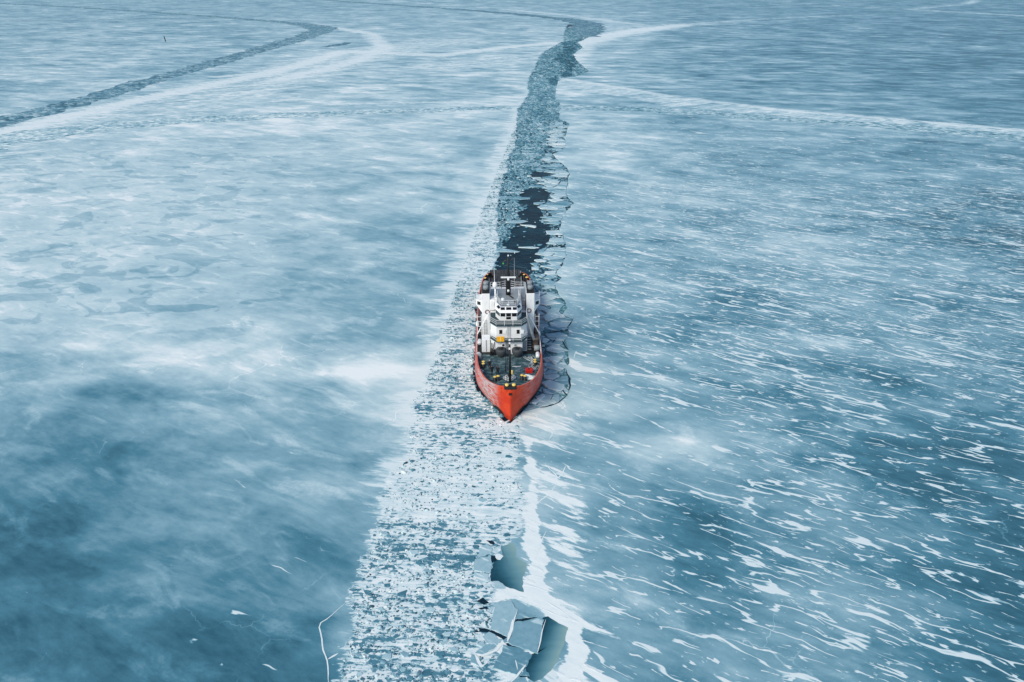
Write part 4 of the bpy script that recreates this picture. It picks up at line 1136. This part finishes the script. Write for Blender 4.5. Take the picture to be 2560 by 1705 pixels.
def bollard(x, y, z, h=.75, r=.24, cap=True):
    b = MB().lathe((x, y, z), [(r + .16, 0), (r + .16, .06), (r, .08), (r, h - .14)], 10).build('bollard', M['black_paint'], ship, True)
    MB().lathe((x, y, z), [(r, h - .1), (r + .05, h - .07), (r + .05, h - .01), (r * .8, h + .03)], 10).build('bollard_cap', M['yellow'], b, True)
for x, y in ((-2.48, 5.22), (-1.95, 5.5), (2.04, 5.7), (2.57, 5.45), (-4.5, 10.2), (-4.5, 11.0), (4.5, 10.7), (4.5, 11.5)):
    bollard(x, y, deck_z(y), .85)
for x, y, r in ((-4.75, 50.6, .3), (-4.3, 52.6, .22), (4.6, 50.8, .3), (4.05, 52.4, .22)):
    bollard(x, y, 3.0, 1.5, r)

def rails(name, path, h, parent, mat=None, post=1.5, n=3, r=.035, z0=0.0):
    b = MB(); P = [Vector(p) for p in path]
    for k in range(n):
        b.tube([p + Vector((0, 0, h * (k + 1) / n)) for p in P], r, 5)
    for a, c in zip(P[:-1], P[1:]):
        L = (c - a).length; q = max(1, round(L / post))
        for i in range(q + 1):
            p = a.lerp(c, i / q); b.tube([p + Vector((0, 0, z0)), p + Vector((0, 0, h))], r, 5)
    return b.build(name, mat or M['white_paint'], parent)

# lower deckhouse and tiers
lower = MB().prism([(-2.25, 15.2), (2.3, 15.2), (2.45, 15.25), (2.45, 16.4), (3.3, 16.4), (3.3, 38), (-3.3, 38), (-3.3, 16.4), (-2.8, 15.6)], 4.25, 7.05).build('lower_deckhouse', M['white_paint'], ship, bevel=.05)
for x, mt in ((-.98, M['black_paint']), (1.18, M['grey_paint'])):
    p = MB().lathe((x, 15.2, 6.2), [(.26, -.05), (.26, .0)], 14, 'y').build('porthole', mt, lower, True)
    MB().torus((x, 15.16, 6.2), .27, .04).build('porthole_rim', M['white_paint'], p, True)
for x, mt in ((-1.4, M['dark_grey']), (1.5, M['dark_grey'])):
    c = MB().lathe((x, 14.35, 4.4), [(.55, 0), (.62, .25), (.95, .75), (1.0, 1.35), (.92, 1.5), (.5, 1.56)], 16).build('ventilator', mt, lower, True)
    MB().lathe((x, 14.35, 5.965), [(.45, 0), (.3, .12), (.08, .14)], 12).build('ventilator_cap', M['black_paint'], c, True)
MB().box(2.5, 3.25, 16.33, 16.39, 4.55, 6.5).build('door', M['grey_paint'], lower, bevel=.02)
MB().box(-3.1, -2.92, 15.2, 15.35, 4.4, 6.6).add([(-2.9, 14.9, 4.4), (-2.75, 14.9, 4.4), (-2.45, 15.1, 6.9), (-2.6, 15.1, 6.9)], [(0, 1, 2, 3), (3, 2, 1, 0)]).build('vent_pipe', M['black_paint'], lower)
sw = MB()
for k in range(9): sw.box(-3.35 + .13 * k, -3.24 + .13 * k, 14.7 + .1 * (k % 3), 15.1, 4.4, 5.2 + .5 * math.sin(k * 1.7) ** 2)
sw.build('cable_rack', M['black_paint'], lower)

OUT1 = [(-3.35, 16.2), (-2.25, 14.6), (2.25, 14.6), (3.35, 16.2), (3.35, 17.6), (-3.35, 17.6)]
b1 = MB().prism(OUT1, 7.08, 7.24).build('balcony', M['balcony'], lower)
rails('balcony_rail', [(-3.3, 17.2, 7.24), (-3.3, 16.2, 7.24), (-2.22, 14.65, 7.24), (2.22, 14.65, 7.24), (3.3, 16.2, 7.24), (3.3, 17.2, 7.24)], 1.02, b1, post=1.4)
upper = MB().prism([(-3.25, 17.0), (-2.2, 15.85), (2.2, 15.85), (3.25, 17.0), (3.25, 33), (-3.25, 33)], 7.25, 9.75).build('upper_deckhouse', M['white_paint'], ship, bevel=.04)
for x in (-1.42, 1.68):
    wn_ = MB().box(x - .27, x + .27, 15.80, 15.87, 8.15, 8.95).build('window', M['glass'], upper, bevel=.02)
    MB().box(x - .33, x + .33, 15.825, 15.84, 8.09, 9.01).build('window_frame', M['white_paint'], wn_)
    MB().box(x + .45, x + 1.0, 15.76, 15.84, 8.15, 8.95).build('shutter', M['white_paint'], upper, bevel=.05)
ld = MB()
for x in (-.2, .26): ld.tube([(x, 15.72, 7.3), (x, 15.72, 9.8)], .03, 5)
for k in range(9): ld.tube([(-.2, 15.72, 7.45 + .27 * k), (.26, 15.72, 7.45 + .27 * k)], .028, 5)
ld.build('ladder', M['grey_paint'], upper)
ld = MB()
for x in (-.5, -.1): ld.tube([(x, 15.05, 4.4), (x, 15.05, 7.2)], .035, 5)
for k in range(9): ld.tube([(-.5, 15.05, 4.6 + .3 * k), (-.1, 15.05, 4.6 + .3 * k)], .03, 5)
ld.build('ladder', M['black_paint'], lower)
OUT2 = [(-3.35, 17.0), (-2.25, 15.5), (2.25, 15.5), (3.35, 17.0), (3.35, 21), (-3.35, 21)]
b2 = MB().prism(OUT2, 9.77, 9.92).build('balcony', M['balcony'], upper)
rails('balcony_rail', [(-3.3, 20.5, 9.92), (-3.3, 17.0, 9.92), (-2.22, 15.55, 9.92), (2.22, 15.55, 9.92), (3.3, 17.0, 9.92), (3.3, 20.5, 9.92)], 1.05, b2, post=1.4)
# orange box hung on the first balcony rail
ob = MB().box(-2.12, -.85, 14.42, 14.58, 7.3, 8.3).build('orange_panel', M['orange'], b1, bevel=.02)
MB().box(-1.52, -1.46, 14.40, 14.43, 7.3, 8.3).build('panel_batten', M['white_paint'], ob)

# wheelhouse: octagonal front with two rows of windows
WH = [(-2.33, 19.2), (-1.5, 17.5), (1.5, 17.5), (2.33, 19.2), (2.33, 24), (-2.33, 24)]
WHt = [(-2.45, 19.1), (-1.58, 17.25), (1.58, 17.25), (2.45, 19.1), (2.45, 24.1), (-2.45, 24.1)]
wh = MB().prism(WH, 9.93, 11.55, WH).build('wheelhouse', M['white_paint'], ship, bevel=.04)
MB().prism(WHt, 11.56, 12.0, [(x * .97, y + .32) for x, y in WHt]).build('window_band', M['white_paint'], wh)
MB().prism([(x * .97, y + .32) for x, y in WHt], 12.003, 12.42, [(x * .86, y + (.85 if y < 20 else -.3)) for x, y in WHt]).build('sloped_roof_band', M['white_paint'], wh)
def panel(name, p, q, z0, z1, out, mat, parent, lean=0.0, t=.05):
    p = Vector((*p, 0)); q = Vector((*q, 0)); d_ = (q - p).normalized(); nrm = Vector((d_.y, -d_.x, 0))
    a = p + nrm * out; b = q + nrm * out; o2 = nrm * -lean
    V_ = [(a.x, a.y, z0), (b.x, b.y, z0), (b.x + o2.x, b.y + o2.y, z1), (a.x + o2.x, a.y + o2.y, z1)]
    back = [((v[0] - nrm.x * t), (v[1] - nrm.y * t), v[2]) for v in V_]
    return mesh_obj(name, V_ + back, [(0, 1, 2, 3), (7, 6, 5, 4), (0, 4, 5, 1), (1, 5, 6, 2), (2, 6, 7, 3), (3, 7, 4, 0)], mat, parent)
L_ = lambda a, b, t: (a[0] + (b[0] - a[0]) * t, a[1] + (b[1] - a[1]) * t)
f0, f1 = WH[1], WH[2]
for t0, t1, zz in ((.02, .30, 10.78), (.36, .64, 10.78), (.70, .98, 10.78)):
    panel('window', L_(f0, f1, t0), L_(f0, f1, t1), zz, 11.45, .03, M['glass'], wh)
panel('window', L_(f0, f1, .36), L_(f0, f1, .64), 10.2, 10.68, .03, M['glass'], wh)
for a, b in ((WH[0], WH[1]), (WH[2], WH[3])):
    panel('window', L_(a, b, .1), L_(a, b, .52), 10.75, 11.42, .03, M['glass'], wh)
    panel('window', L_(a, b, .58), L_(a, b, .92), 10.75, 11.42, .03, M['glass'], wh)
for a, b in ((WH[5], WH[0]), (WH[3], WH[4])):
    for t in (.1, .4, .7): panel('window', L_(a, b, t), L_(a, b, t + .22), 10.75, 11.42, .03, M['glass'], wh)
g0, g1 = (WHt[1][0] * .97, WHt[1][1] + .32), (WHt[2][0] * .97, WHt[2][1] + .32)
for t0, t1 in ((.04, .28), (.36, .66), (.74, .97)):
    panel('roof_window', L_(g0, g1, t0), L_(g0, g1, t1), 12.06, 12.36, .04, M['glass'], wh, .42)
for a, b in ((WHt[0], WHt[1]), (WHt[2], WHt[3])):
    a2, b2_ = (a[0] * .97, a[1] + .32), (b[0] * .97, b[1] + .32)
    panel('roof_window', L_(a2, b2_, .3), L_(a2, b2_, .8), 12.06, 12.36, .05, M['glass'], wh, .34)
rf = MB().prism([(x * .855, y + (.86 if y < 20 else -.32)) for x, y in WHt], 12.3, 12.46).build('roof', M['grey_paint'], wh)
rails('roof_rail', [(-1.95, 23.3, 12.46), (-2.0, 20.4, 12.46), (-1.3, 18.4, 12.46), (1.3, 18.4, 12.46), (2.0, 20.4, 12.46), (1.95, 23.3, 12.46)], 1.0, rf, post=1.1)
# aft top deck between the funnels
td_ = MB().box(-3.3, 3.3, 24.2, 29.5, 9.8, 11.0).build('top_house', M['white_paint'], ship, bevel=.05)
MB().box(-3.25, 3.25, 24.3, 29.4, 11.003, 11.05).build('top_deck', M['grey_paint'], td_)
rails('top_rail', [(-3.3, 29.3, 11.05), (-1.5, 29.3, 11.05), (-.5, 29.9, 11.05), (.6, 29.9, 11.05), (1.6, 29.3, 11.05), (3.3, 29.3, 11.05)], 1.35, td_, post=1.2)
MB().lathe((-1.0, 19.4, 12.46), [(.12, 0), (.12, .5), (.3, .55), (.33, .9), (.2, 1.05)], 10).build('searchlight', M['white_paint'], rf, True)
MB().box(1.0, 1.45, 19.4, 19.8, 12.46, 12.95).build('searchlight', M['black_paint'], rf, bevel=.05)
MB().lathe((-.02, 18.75, 12.46), [(.3, 0), (.32, .12), (.12, .2)], 10).build('compass', M['white_paint'], rf, True)

# twin funnels and bridge wings
for sg in (-1, 1):
    f = MB().box(min(sg * 3.36, sg * 4.86), max(sg * 3.36, sg * 4.86), 22.1, 27.5, 4.3, 13.2).build('funnel', M['white_paint'], ship, bevel=.1)
    for k in range(2):
        MB().lathe((sg * 4.1, 24 + 2 * k, 13.2), [(.5, 0), (.5, .75), (.4, .8)], 12).build('exhaust_pipe', M['grey_paint'], f, True)
    MB().box(min(sg * 3.4, sg * 4.82), max(sg * 3.4, sg * 4.82), 22.15, 27.45, 13.203, 13.28).build('funnel_top', M['black_paint'], f)
    MB().torus((sg * 3.85, 22.02, 9.55 if sg < 0 else 9.75), .38, .085).build('lifebuoy', M['lifebuoy'], f, True)
    wg = MB().prism([(sg * 4.87, 23.2), (sg * 4.95, 23.2), (sg * 5.98, 23.9), (sg * 5.98, 26.2), (sg * 4.87, 26.2)][::sg], lambda x, y: 8.9 + 1.35 * (abs(x) - 4.87) / 1.1, 11.3).build('bridge_wing', M['white_paint'], ship, bevel=.03)
    wq = panel('window', *([(-5.7, 23.72), (-5.1, 23.32)] if sg < 0 else [(5.1, 23.32), (5.7, 23.72)]), 10.35, 11.0, .05, M['glass'], wg)
    rails('wing_rail', [(sg * 4.9, 23.3, 11.3), (sg * 5.9, 23.95, 11.3), (sg * 5.9, 26.1, 11.3)], .75, wg, post=.8)
    st_ = MB().tube([(sg * 3.6, 22.0, 9.3), (sg * 5.7, 19.5, 6.3)], .11, 6).build('davit', M['white_paint'], ship)
    MB().box(min(sg * 4.9, sg * 5.5), max(sg * 4.9, sg * 5.5), 22.6, 29, 4.4, 8.6).build('side_casing', M['dark_grey'], ship)
    fr2 = MB()
    for z in (5.4, 6.4, 7.4, 8.4): fr2.tube([(sg * 5.0, 22.4, z), (sg * 5.75, 22.4, z)], .05, 5)
    for x in (5.0, 5.75): fr2.tube([(sg * x, 22.4, 4.4), (sg * x, 22.4, 8.9)], .06, 5)
    fr2.build('side_frame', M['white_paint'], ship)
    # working lights and gear on the after bulwark
    MB().tube([(sg * 4.75, 49.8, 4.0), (sg * 4.95, 41.5, 3.7)], .2, 8).build('deck_pipe', M['pipe'], ship)
    MB().lathe((sg * 4.3, 36.8, 4.35), [(.5, 0), (.75, .5), (.75, 1.6), (.35, 2.1)], 12).build('storage_tank', M['grey_paint'], ship, True)
    MB().box(min(sg * 3.75, sg * 4.3), max(sg * 3.75, sg * 4.3), 42.5, 49, 3.0, 4.1).build('winch_casing', M['grey_paint'], ship, bevel=.1)
MB().lathe((4.75, 47.5, 3.95), [(.34, 0), (.34, 1.8)], 8, 'y').build('pipe_sleeve', M['blue'], ship, True)
fu = [o_ for o_ in ship.children if o_.name.startswith('funnel')]
ld = MB()
for x in (-4.55, -4.0): ld.tube([(x, 21.98, 4.6), (x, 21.98, 8.0)], .03, 5)
for k in range(11): ld.tube([(-4.55, 21.98, 4.8 + .3 * k), (-4.0, 21.98, 4.8 + .3 * k)], .035, 5)
ld.build('ladder', M['grey_paint'], fu[0])
MB().box(-3.35, -2.4, 21.8, 24.0, 9.9, 12.0).build('vent_trunk', M['white_paint'], ship, bevel=.2)
lw = MB()
for z in np.linspace(10, 12.4, 7): lw.tube([(2.5, 22.2, z), (3.2, 22.2, z)], .035, 5)
for x in (2.5, 3.2): lw.tube([(x, 22.2, 9.9), (x, 22.2, 12.9)], .05, 5)
lw.build('ladder', M['black_paint'], wh)

# mast with radar
mast = MB().tube([(0.05, 23.4, 12.4), (0.05, 23.4, 15.6), (.05, 23.4, 17.2), (.05, 23.4, 20.6)], [.48, .46, .22, .1], 10).build('mast', M['black_paint'], ship, True)
mp = MB().box(-.35, .45, 22.5, 23.2, 15.35, 15.5).build('radar_platform', M['black_paint'], mast)
MB().lathe((.05, 22.85, 15.5), [(.22, 0), (.22, .3), (.14, .42)], 10).build('radar_pedestal', M['white_paint'], mast, True)
ra = MB().box(-1.32, 1.42, 22.74, 22.98, 15.95, 16.2).build('radar_scanner', M['white_paint'], mast, bevel=.03)
MB().lathe((.05, 22.88, 13.2), [(.2, 0), (.22, .35), (.1, .45)], 10).build('mast_lamp', M['white_paint'], mast, True)
MB().lathe((.05, 23.2, 20.0), [(.12, 0), (.14, .25), (.06, .3)], 8).build('mast_lamp', M['white_paint'], mast, True)
yd = MB(); yd.tube([(-.9, 23.4, 18.9), (-.3, 23.4, 19.2), (.5, 23.4, 19.2), (1.15, 23.4, 19.7), (1.2, 23.4, 20.4)], .07, 5); yd.tube([(-.75, 23.4, 18.0), (.05, 23.4, 18.3)], .05, 5)
yd.build('yard', M['black_paint'], mast)
MB().lathe((-.85, 23.4, 18.4), [(.1, 0), (.12, .25), (.05, .3)], 8).build('green_lamp', M['green'], mast, True)
MB().lathe((1.2, 23.4, 20.4), [(.07, 0), (.07, .35), (.03, .4)], 8).build('mast_sensor', M['white_paint'], mast, True)
wr = MB()
for a, b in (((.05, 23.4, 18.6), (3.6, 31, 14.5)), ((.05, 23.4, 18.0), (4.3, 40, 11.0)), ((.05, 23.4, 17.5), (3.2, 29.5, 12.3))): wr.tube([a, b], .02, 4)
wr.build('rigging', M['grey_paint'], mast)
gm = MB().tube([(.2, 22.9, 12.5), (.9, 21.4, 12.6)], .12, 6).build('mast_stay', M['black_paint'], mast)
dp = MB().tube([(-2.35, 22.6, 11.2), (-2.35, 22.6, 14.2)], .16, 8).build('antenna_post', M['white_paint'], ship, True)
MB().lathe((-2.4, 22.6, 14.2), [(.3, 0), (.45, .2), (.45, .7), (.3, 1.0), (.06, 1.12)], 14).build('satellite_dome', M['white_paint'], dp, True)
MB().tube([(-2.45, 22.6, 15.3), (-2.55, 22.7, 18.9)], [.06, .02], 5).build('whip_antenna', M['white_paint'], dp)
MB().tube([(2.2, 23, 12.4), (2.2, 23, 15.0)], [.05, .02], 5).build('whip_antenna', M['white_paint'], ship)
MB().tube([(1.2, 24, 13), (1.15, 24.2, 19.3)], [.04, .015], 5).build('whip_antenna', M['white_paint'], ship)
yl = MB().tube([(-1.2, 29.5, 11.05), (-1.2, 29.5, 14.6)], .06, 5); yl.tube([(-3.2, 29.5, 14.2), (0, 29.5, 14.2)], .06, 5)
yl.build('aerial_frame', M['black_paint'], ship)
af = MB()
for x in (-3.9, -2.7, -3.3): af.tube([(x, 40.5, 4.0), (x, 40.5, 9.0)], .06, 5)
for z in (6.0, 8.6): af.tube([(-4.4, 40.5, z), (-2.3, 40.5, z)], .06, 5)
af.build('stern_frame', M['black_paint'], ship)

# foremast, container, life rafts, crane
fm = MB().tube([(0.02, 4.6, 4.6), (.02, 4.6, 9), (-.05, 4.5, 13.0)], [.2, .17, .14], 8).build('foremast', M['black_paint'], ship, True)
MB().box(-.2, .1, 4.2, 4.4, 11.2, 11.5).box(-.18, .08, 4.22, 4.4, 12.2, 12.45).box(-.2, .1, 4.2, 4.42, 12.8, 13.05).build('foremast_lamps', M['white_paint'], fm)
lt = MB()
for x in (-.85, -.55): lt.tube([(x, 5.2, 4.6), (x + .25, 4.8, 12.8)], .03, 4)
for k in range(20): lt.tube([(-.85 + .0125 * k, 5.2 - .02 * k, 4.8 + .4 * k), (-.55 + .0125 * k, 5.2 - .02 * k, 4.8 + .4 * k)], .022, 4)
lt.build('foremast_ladder', M['black_paint'], fm)
ct = MB().box(-4.85, -3.35, 16.0, 18.0, 4.36, 6.9).build('deck_locker', M['white_paint'], ship, bevel=.05)
MB().box(-4.1, -3.95, 15.96, 15.99, 4.5, 6.8).build('locker_door_edge', M['grey_paint'], ct)
for x, y in ((-5.42, 14.3), (-5.35, 19.4), (5.14, 14.2), (-5.75, 24.5), (5.7, 22.6)):
    z = deck_z(y) + (.35 if y < 23 else 1.6)
    MB().lathe((x, y, z), [(.2, -.75), (.36, -.62), (.38, -.05), (.36, 0), (.38, .05), (.36, .62), (.2, .75)], 12, 'y').build('raft_canister', M['white_paint'], ship, True)
for sg in (-1, 1):
    rails('side_rail', [(sg * 5.72, 14.2, 4.72), (sg * 5.8, 24, 4.72)], 1.0, ship, post=1.6)
cb = MB().lathe((4.9, 18.0, 4.36), [(.75, 0), (.75, .2), (.5, .3), (.5, 1.5), (.7, 1.6), (.7, 2.0)], 12).build('crane', M['rust'], ship, True)
MB().tube([(4.6, 17.6, 6.1), (4.2, 17.0, 7.6), (3.35, 16.6, 11.2)], [.28, .24, .15], 6).build('crane_boom', M['grey_paint'], cb)
MB().box(4.6, 5.6, 18.4, 19.8, 4.4, 6.0).build('crane_cabin', M['rust'], cb, bevel=.1)
MB().lathe((5.1, 16.6, 4.8), [(.55, -.5), (.55, .5)], 12, 'x').build('crane_winch', M['grey_paint'], cb, True)
for y in (20.5, 22.0): MB().box(4.95, 5.6, y, y + 1.1, 4.4, 6.2).build('machinery_box', M['rust'], ship, bevel=.08)
sg_ = MB()
for k in range(7): sg_.box(3.4, 4.1, 16.6 + .28 * k, 16.85 + .28 * k, 4.5 + .36 * k, 4.56 + .36 * k)
sg_.build('stairs', M['grey_paint'], ship)
MB().box(-5.6, -4.9, 13.2, 13.9, 4.4, 5.3).build('vent_box', M['grey_paint'], ship, bevel=.05)
hp = MB().lathe((-.05, 5.9, deck_z(6)), [(.5, 0), (.45, .4), (.3, .5), (.38, .85)], 10).build('capstan', M['black_paint'], ship, True)
MB().lathe((.42, 6.7, deck_z(6)), [(.14, 0), (.14, 1.2)], 8).build('capstan_lever', M['yellow'], hp, True)
MB().box(-.78, -.62, 8.7, 8.95, deck_z(8), deck_z(8) + 1.15).build('deck_post', M['black_paint'], ship)
MB().box(.55, 2.0, 10.4, 10.5, deck_z(10), deck_z(10) + .05).build('deck_line', M['white_paint'], ship)

# loose things on the foredeck
def on_deck(o, x, y, z=None, rz=0.0):
    p = S(x, y, deck_z(y) if z is None else z); o.location = p; o.rotation_euler = (0, 0, SHIP_ROT + rz); return o
bx = bpy.data.objects.new('red_box', None); link(bx); on_deck(bx, 3.35, 8.3)
MB().box(-.62, .62, -.4, .4, 0, .55, .03).build('body', M['red'], bx, bevel=.04)
li = MB().box(-.66, .66, -.44, .44, .555, .68, .06).build('lid', M['red'], bx, bevel=.03)
MB().box(-.2, .2, -.18, .0, .685, .74).build('lid_handle', M['black_paint'], li)
tag(bx, 'red deck box with a lid on the foredeck, beside the loose white rope', 'box')

def rope_heap(name, x, y, R, h, n, label, squash=1.0, loose=0.0):
    b = MB(); 
    for k in range(n):
        rr = R * (1 - 0.6 * k / n) * random.uniform(.75, 1.05); zz = h * (k / n) + .05; cx_, cy_ = random.gauss(0, R * .14), random.gauss(0, R * .14)
        pts = []
        for i in range(17):
            a = 2 * math.pi * i / 16; pts.append((cx_ + rr * math.cos(a) * (1 + .15 * math.sin(3 * a + k)) * squash, cy_ + rr * math.sin(a) * (1 + .12 * math.cos(2 * a + k)), zz + .06 * math.sin(2 * a + k)))
        b.tube(pts, .07, 5, False)
    o = b.build(name, M['rope'], None, True); on_deck(o, x, y); return tag(o, label, 'rope', 'ropes on the foredeck')
rope_heap('rope_coil', -.1, 6.1, .95, .55, 12, 'heap of white rope coiled round the capstan by the black foremast')
rope_heap('rope_coil', -3.9, 4.6, .5, .3, 5, 'pale rope coil against the bulwark, ahead of the three people')
rope_heap('rope_coil', -4.85, 8.6, .38, .4, 5, 'small pale rope coil by the bulwark beside the pair of people')
b = MB()
for k in range(9):
    pts = []; x0_, y0_ = 3.0 + random.random() * 1.4, 13.6 - k * .2
    for i in range(14):
        t = i / 13; pts.append((3.6 + .9 * math.sin(t * 2.6) + .35 * math.sin(9 * t + k) + .12 * k * math.sin(k), 13.9 - 5.2 * t + .3 * math.sin(7 * t + 2 * k), .06 + .05 * abs(math.sin(5 * t + k))))
    b.tube([(px_ - 3.9, py_ - 11, pz_) for px_, py_, pz_ in pts], .035, 4, False)
o = b.build('loose_rope', M['rope'], None, True); on_deck(o, 3.75, 11); tag(o, 'tangle of loose white rope round the double bollard on the foredeck', 'rope', 'ropes on the foredeck')
# white tarpaulin bundle: a low crumpled mound
vs = []; fs = []; nn = 15
for i in range(nn):
    for j in range(nn):
        u, v = i / (nn - 1) * 2 - 1, j / (nn - 1) * 2 - 1; r2 = min(1, math.hypot(u, v))
        vs.append((u * 1.25, v * .75 - u * .25, max(0, (1 - r2 ** 2)) * .5 * (0.7 + .6 * float(fbm(np.array([u * 3.0]), np.array([v * 3.0]), 4)[0])) + .01))
for i in range(nn - 1):
    for j in range(nn - 1): fs.append((i * nn + j, (i + 1) * nn + j, (i + 1) * nn + j + 1, i * nn + j + 1))
o = mesh_obj('snow_heap', vs, fs, M['snow'], None, True); on_deck(o, 3.15, 6.35); tag(o, 'pale crumpled heap on the foredeck behind the yellow bollards', 'heap')

# ------------------------------------------------------------------ people
M['cloth'] = paint('dark work clothes', (24, 26, 30), 0.85, 0.15)
M['skin'] = paint('skin', (190, 140, 118), 0.6, 0.0)
M['hair'] = paint('knit cap', (38, 34, 34), 0.9, 0.0)
M['greycap'] = paint('grey helmet', (175, 180, 184), 0.5, 0.0)
def person(x, y, rz, arms, stride, label, cap_mat, s=1.04):
    root = bpy.data.objects.new('person', None); link(root); on_deck(root, x, y, None, rz); root.scale = (s, s, s)
    J = {}; E_ = []
    def j(n, p, r, to=None):
        J[n] = (p, r)
        if to: E_.append((to, n))
    j('pelvis', (0, 0, .95), .145); j('belly', (0, .0, 1.1), .15, 'pelvis'); j('chest', (0, -.01, 1.3), .17, 'belly'); j('neck', (0, -.01, 1.48), .07, 'chest')
    j('skull', (0, -.02, 1.60), .095, 'neck'); j('crown', (0, -.01, 1.72), .085, 'skull')
    for sg, (el, wr_) in zip((-1, 1), arms):
        n = str(sg); st2 = stride * sg
        j('sh' + n, (sg * .2, 0, 1.42), .085, 'chest'); j('el' + n, el, .062, 'sh' + n); j('wr' + n, wr_, .045, 'el' + n)
        j('hip' + n, (sg * .1, 0, .86), .11, 'pelvis'); j('kn' + n, (sg * .12, st2 * .5 - .03, .48), .075, 'hip' + n); j('an' + n, (sg * .13, st2, .10), .055, 'kn' + n); j('toe' + n, (sg * .15, st2 - .17, .05), .05, 'an' + n)
    names = list(J); me = bpy.data.meshes.new('person_body')
    me.from_pydata([J[k][0] for k in names], [(names.index(a), names.index(b)) for a, b in E_], [])
    ob_ = bpy.data.objects.new('body', me); link(ob_, root); me.materials.append(M['cloth'])
    md = ob_.modifiers.new('skin', 'SKIN'); md.use_smooth_shade = True
    for i, k in enumerate(names): me.skin_vertices[0].data[i].radius = (J[k][1], J[k][1])
    me.skin_vertices[0].data[0].use_root = True
    sb = ob_.modifiers.new('sub', 'SUBSURF'); sb.levels = 1; sb.render_levels = 1
    # face on the front of the head, with nose, brow and ears
    f = MB().lathe((0, -.035, 1.53), [(.05, 0), (.085, .03), (.098, .09), (.095, .14)], 12)
    f.add([(-.02, -.125, 1.60), (.02, -.125, 1.60), (0, -.16, 1.60), (0, -.125, 1.655)], [(0, 2, 1), (0, 3, 2), (2, 3, 1), (0, 1, 3)])
    for sg in (-1, 1): f.box(sg * .105 - .012, sg * .105 + .012, -.05, 0, 1.59, 1.65)
    f.build('face', M['skin'], root, True)
    MB().lathe((0, -.02, 1.66), [(.112, 0), (.115, .05), (.09, .11), (.03, .14)], 12).build('cap', cap_mat, root, True)
    for sg, (el, wr_) in zip((-1, 1), arms):
        a = Vector(el); b_ = Vector(wr_); d_ = (b_ - a).normalized(); sx = d_.cross(Vector((0, 1, 0.01))).normalized()
        g_ = MB(); g_.tube([b_, b_ + d_ * .09], [.042, .045], 6)
        for q, Lf in zip((-.033, -.011, .011, .033), (.07, .085, .08, .06)):
            p0 = b_ + d_ * .085 + sx * q; g_.tube([p0, p0 + d_ * Lf * .6, p0 + d_ * Lf + Vector((0, -.02, 0))], [.012, .011, .009], 5)
        g_.tube([b_ + d_ * .03 + sx * .04 * -sg, b_ + d_ * .08 + sx * .075 * -sg + Vector((0, -.02, 0))], [.014, .011], 5)
        g_.build('glove', M['cloth'], root, True)
    return tag(root, label, 'person', 'people on the foredeck')
down = (((-.3, .04, 1.15), (-.27, -.1, .92)), ((.3, .04, 1.15), (.27, -.1, .92)))
fold = (((-.32, .03, 1.17), (-.1, -.2, 1.1)), ((.32, .03, 1.17), (.1, -.2, 1.08)))
akimbo = (((-.36, .06, 1.16), (-.2, -.08, 1.0)), ((.36, .08, 1.17), (.22, -.05, 1.0)))
person(-3.4, 9.6, .1, fold, .05, 'person in dark clothes and a grey cap, standing beside the double bollard', M['greycap'])
person(-3.0, 7.5, .25, fold, .1, 'person in dark clothes just ahead of the one in the grey cap', M['hair'])
person(-2.0, 7.3, -.5, akimbo, .16, 'person in dark clothes in mid-stride, closest to the black foremast', M['hair'])

# ------------------------------------------------------------------ spar buoy frozen in, far out
bp = gp(415, 106)
bu = bpy.data.objects.new('spar_buoy', None); link(bu); bu.location = (bp[0], bp[1], ICE_Z); bu.rotation_euler = (0, math.radians(-8), 0)
MB().tube([(0, 0, -.3), (0, 0, 5.2), (0, 0, 5.5)], [.42, .42, .2], 10).build('pole', M['black_paint'], bu, True)
MB().lathe((0, 0, 0), [(.9, 0), (.7, .15), (.45, .25)], 10).build('ice_collar', M['snow'], bu, True)
tag(bu, 'thin dark spar buoy leaning in the flat ice far behind the ship', 'buoy')
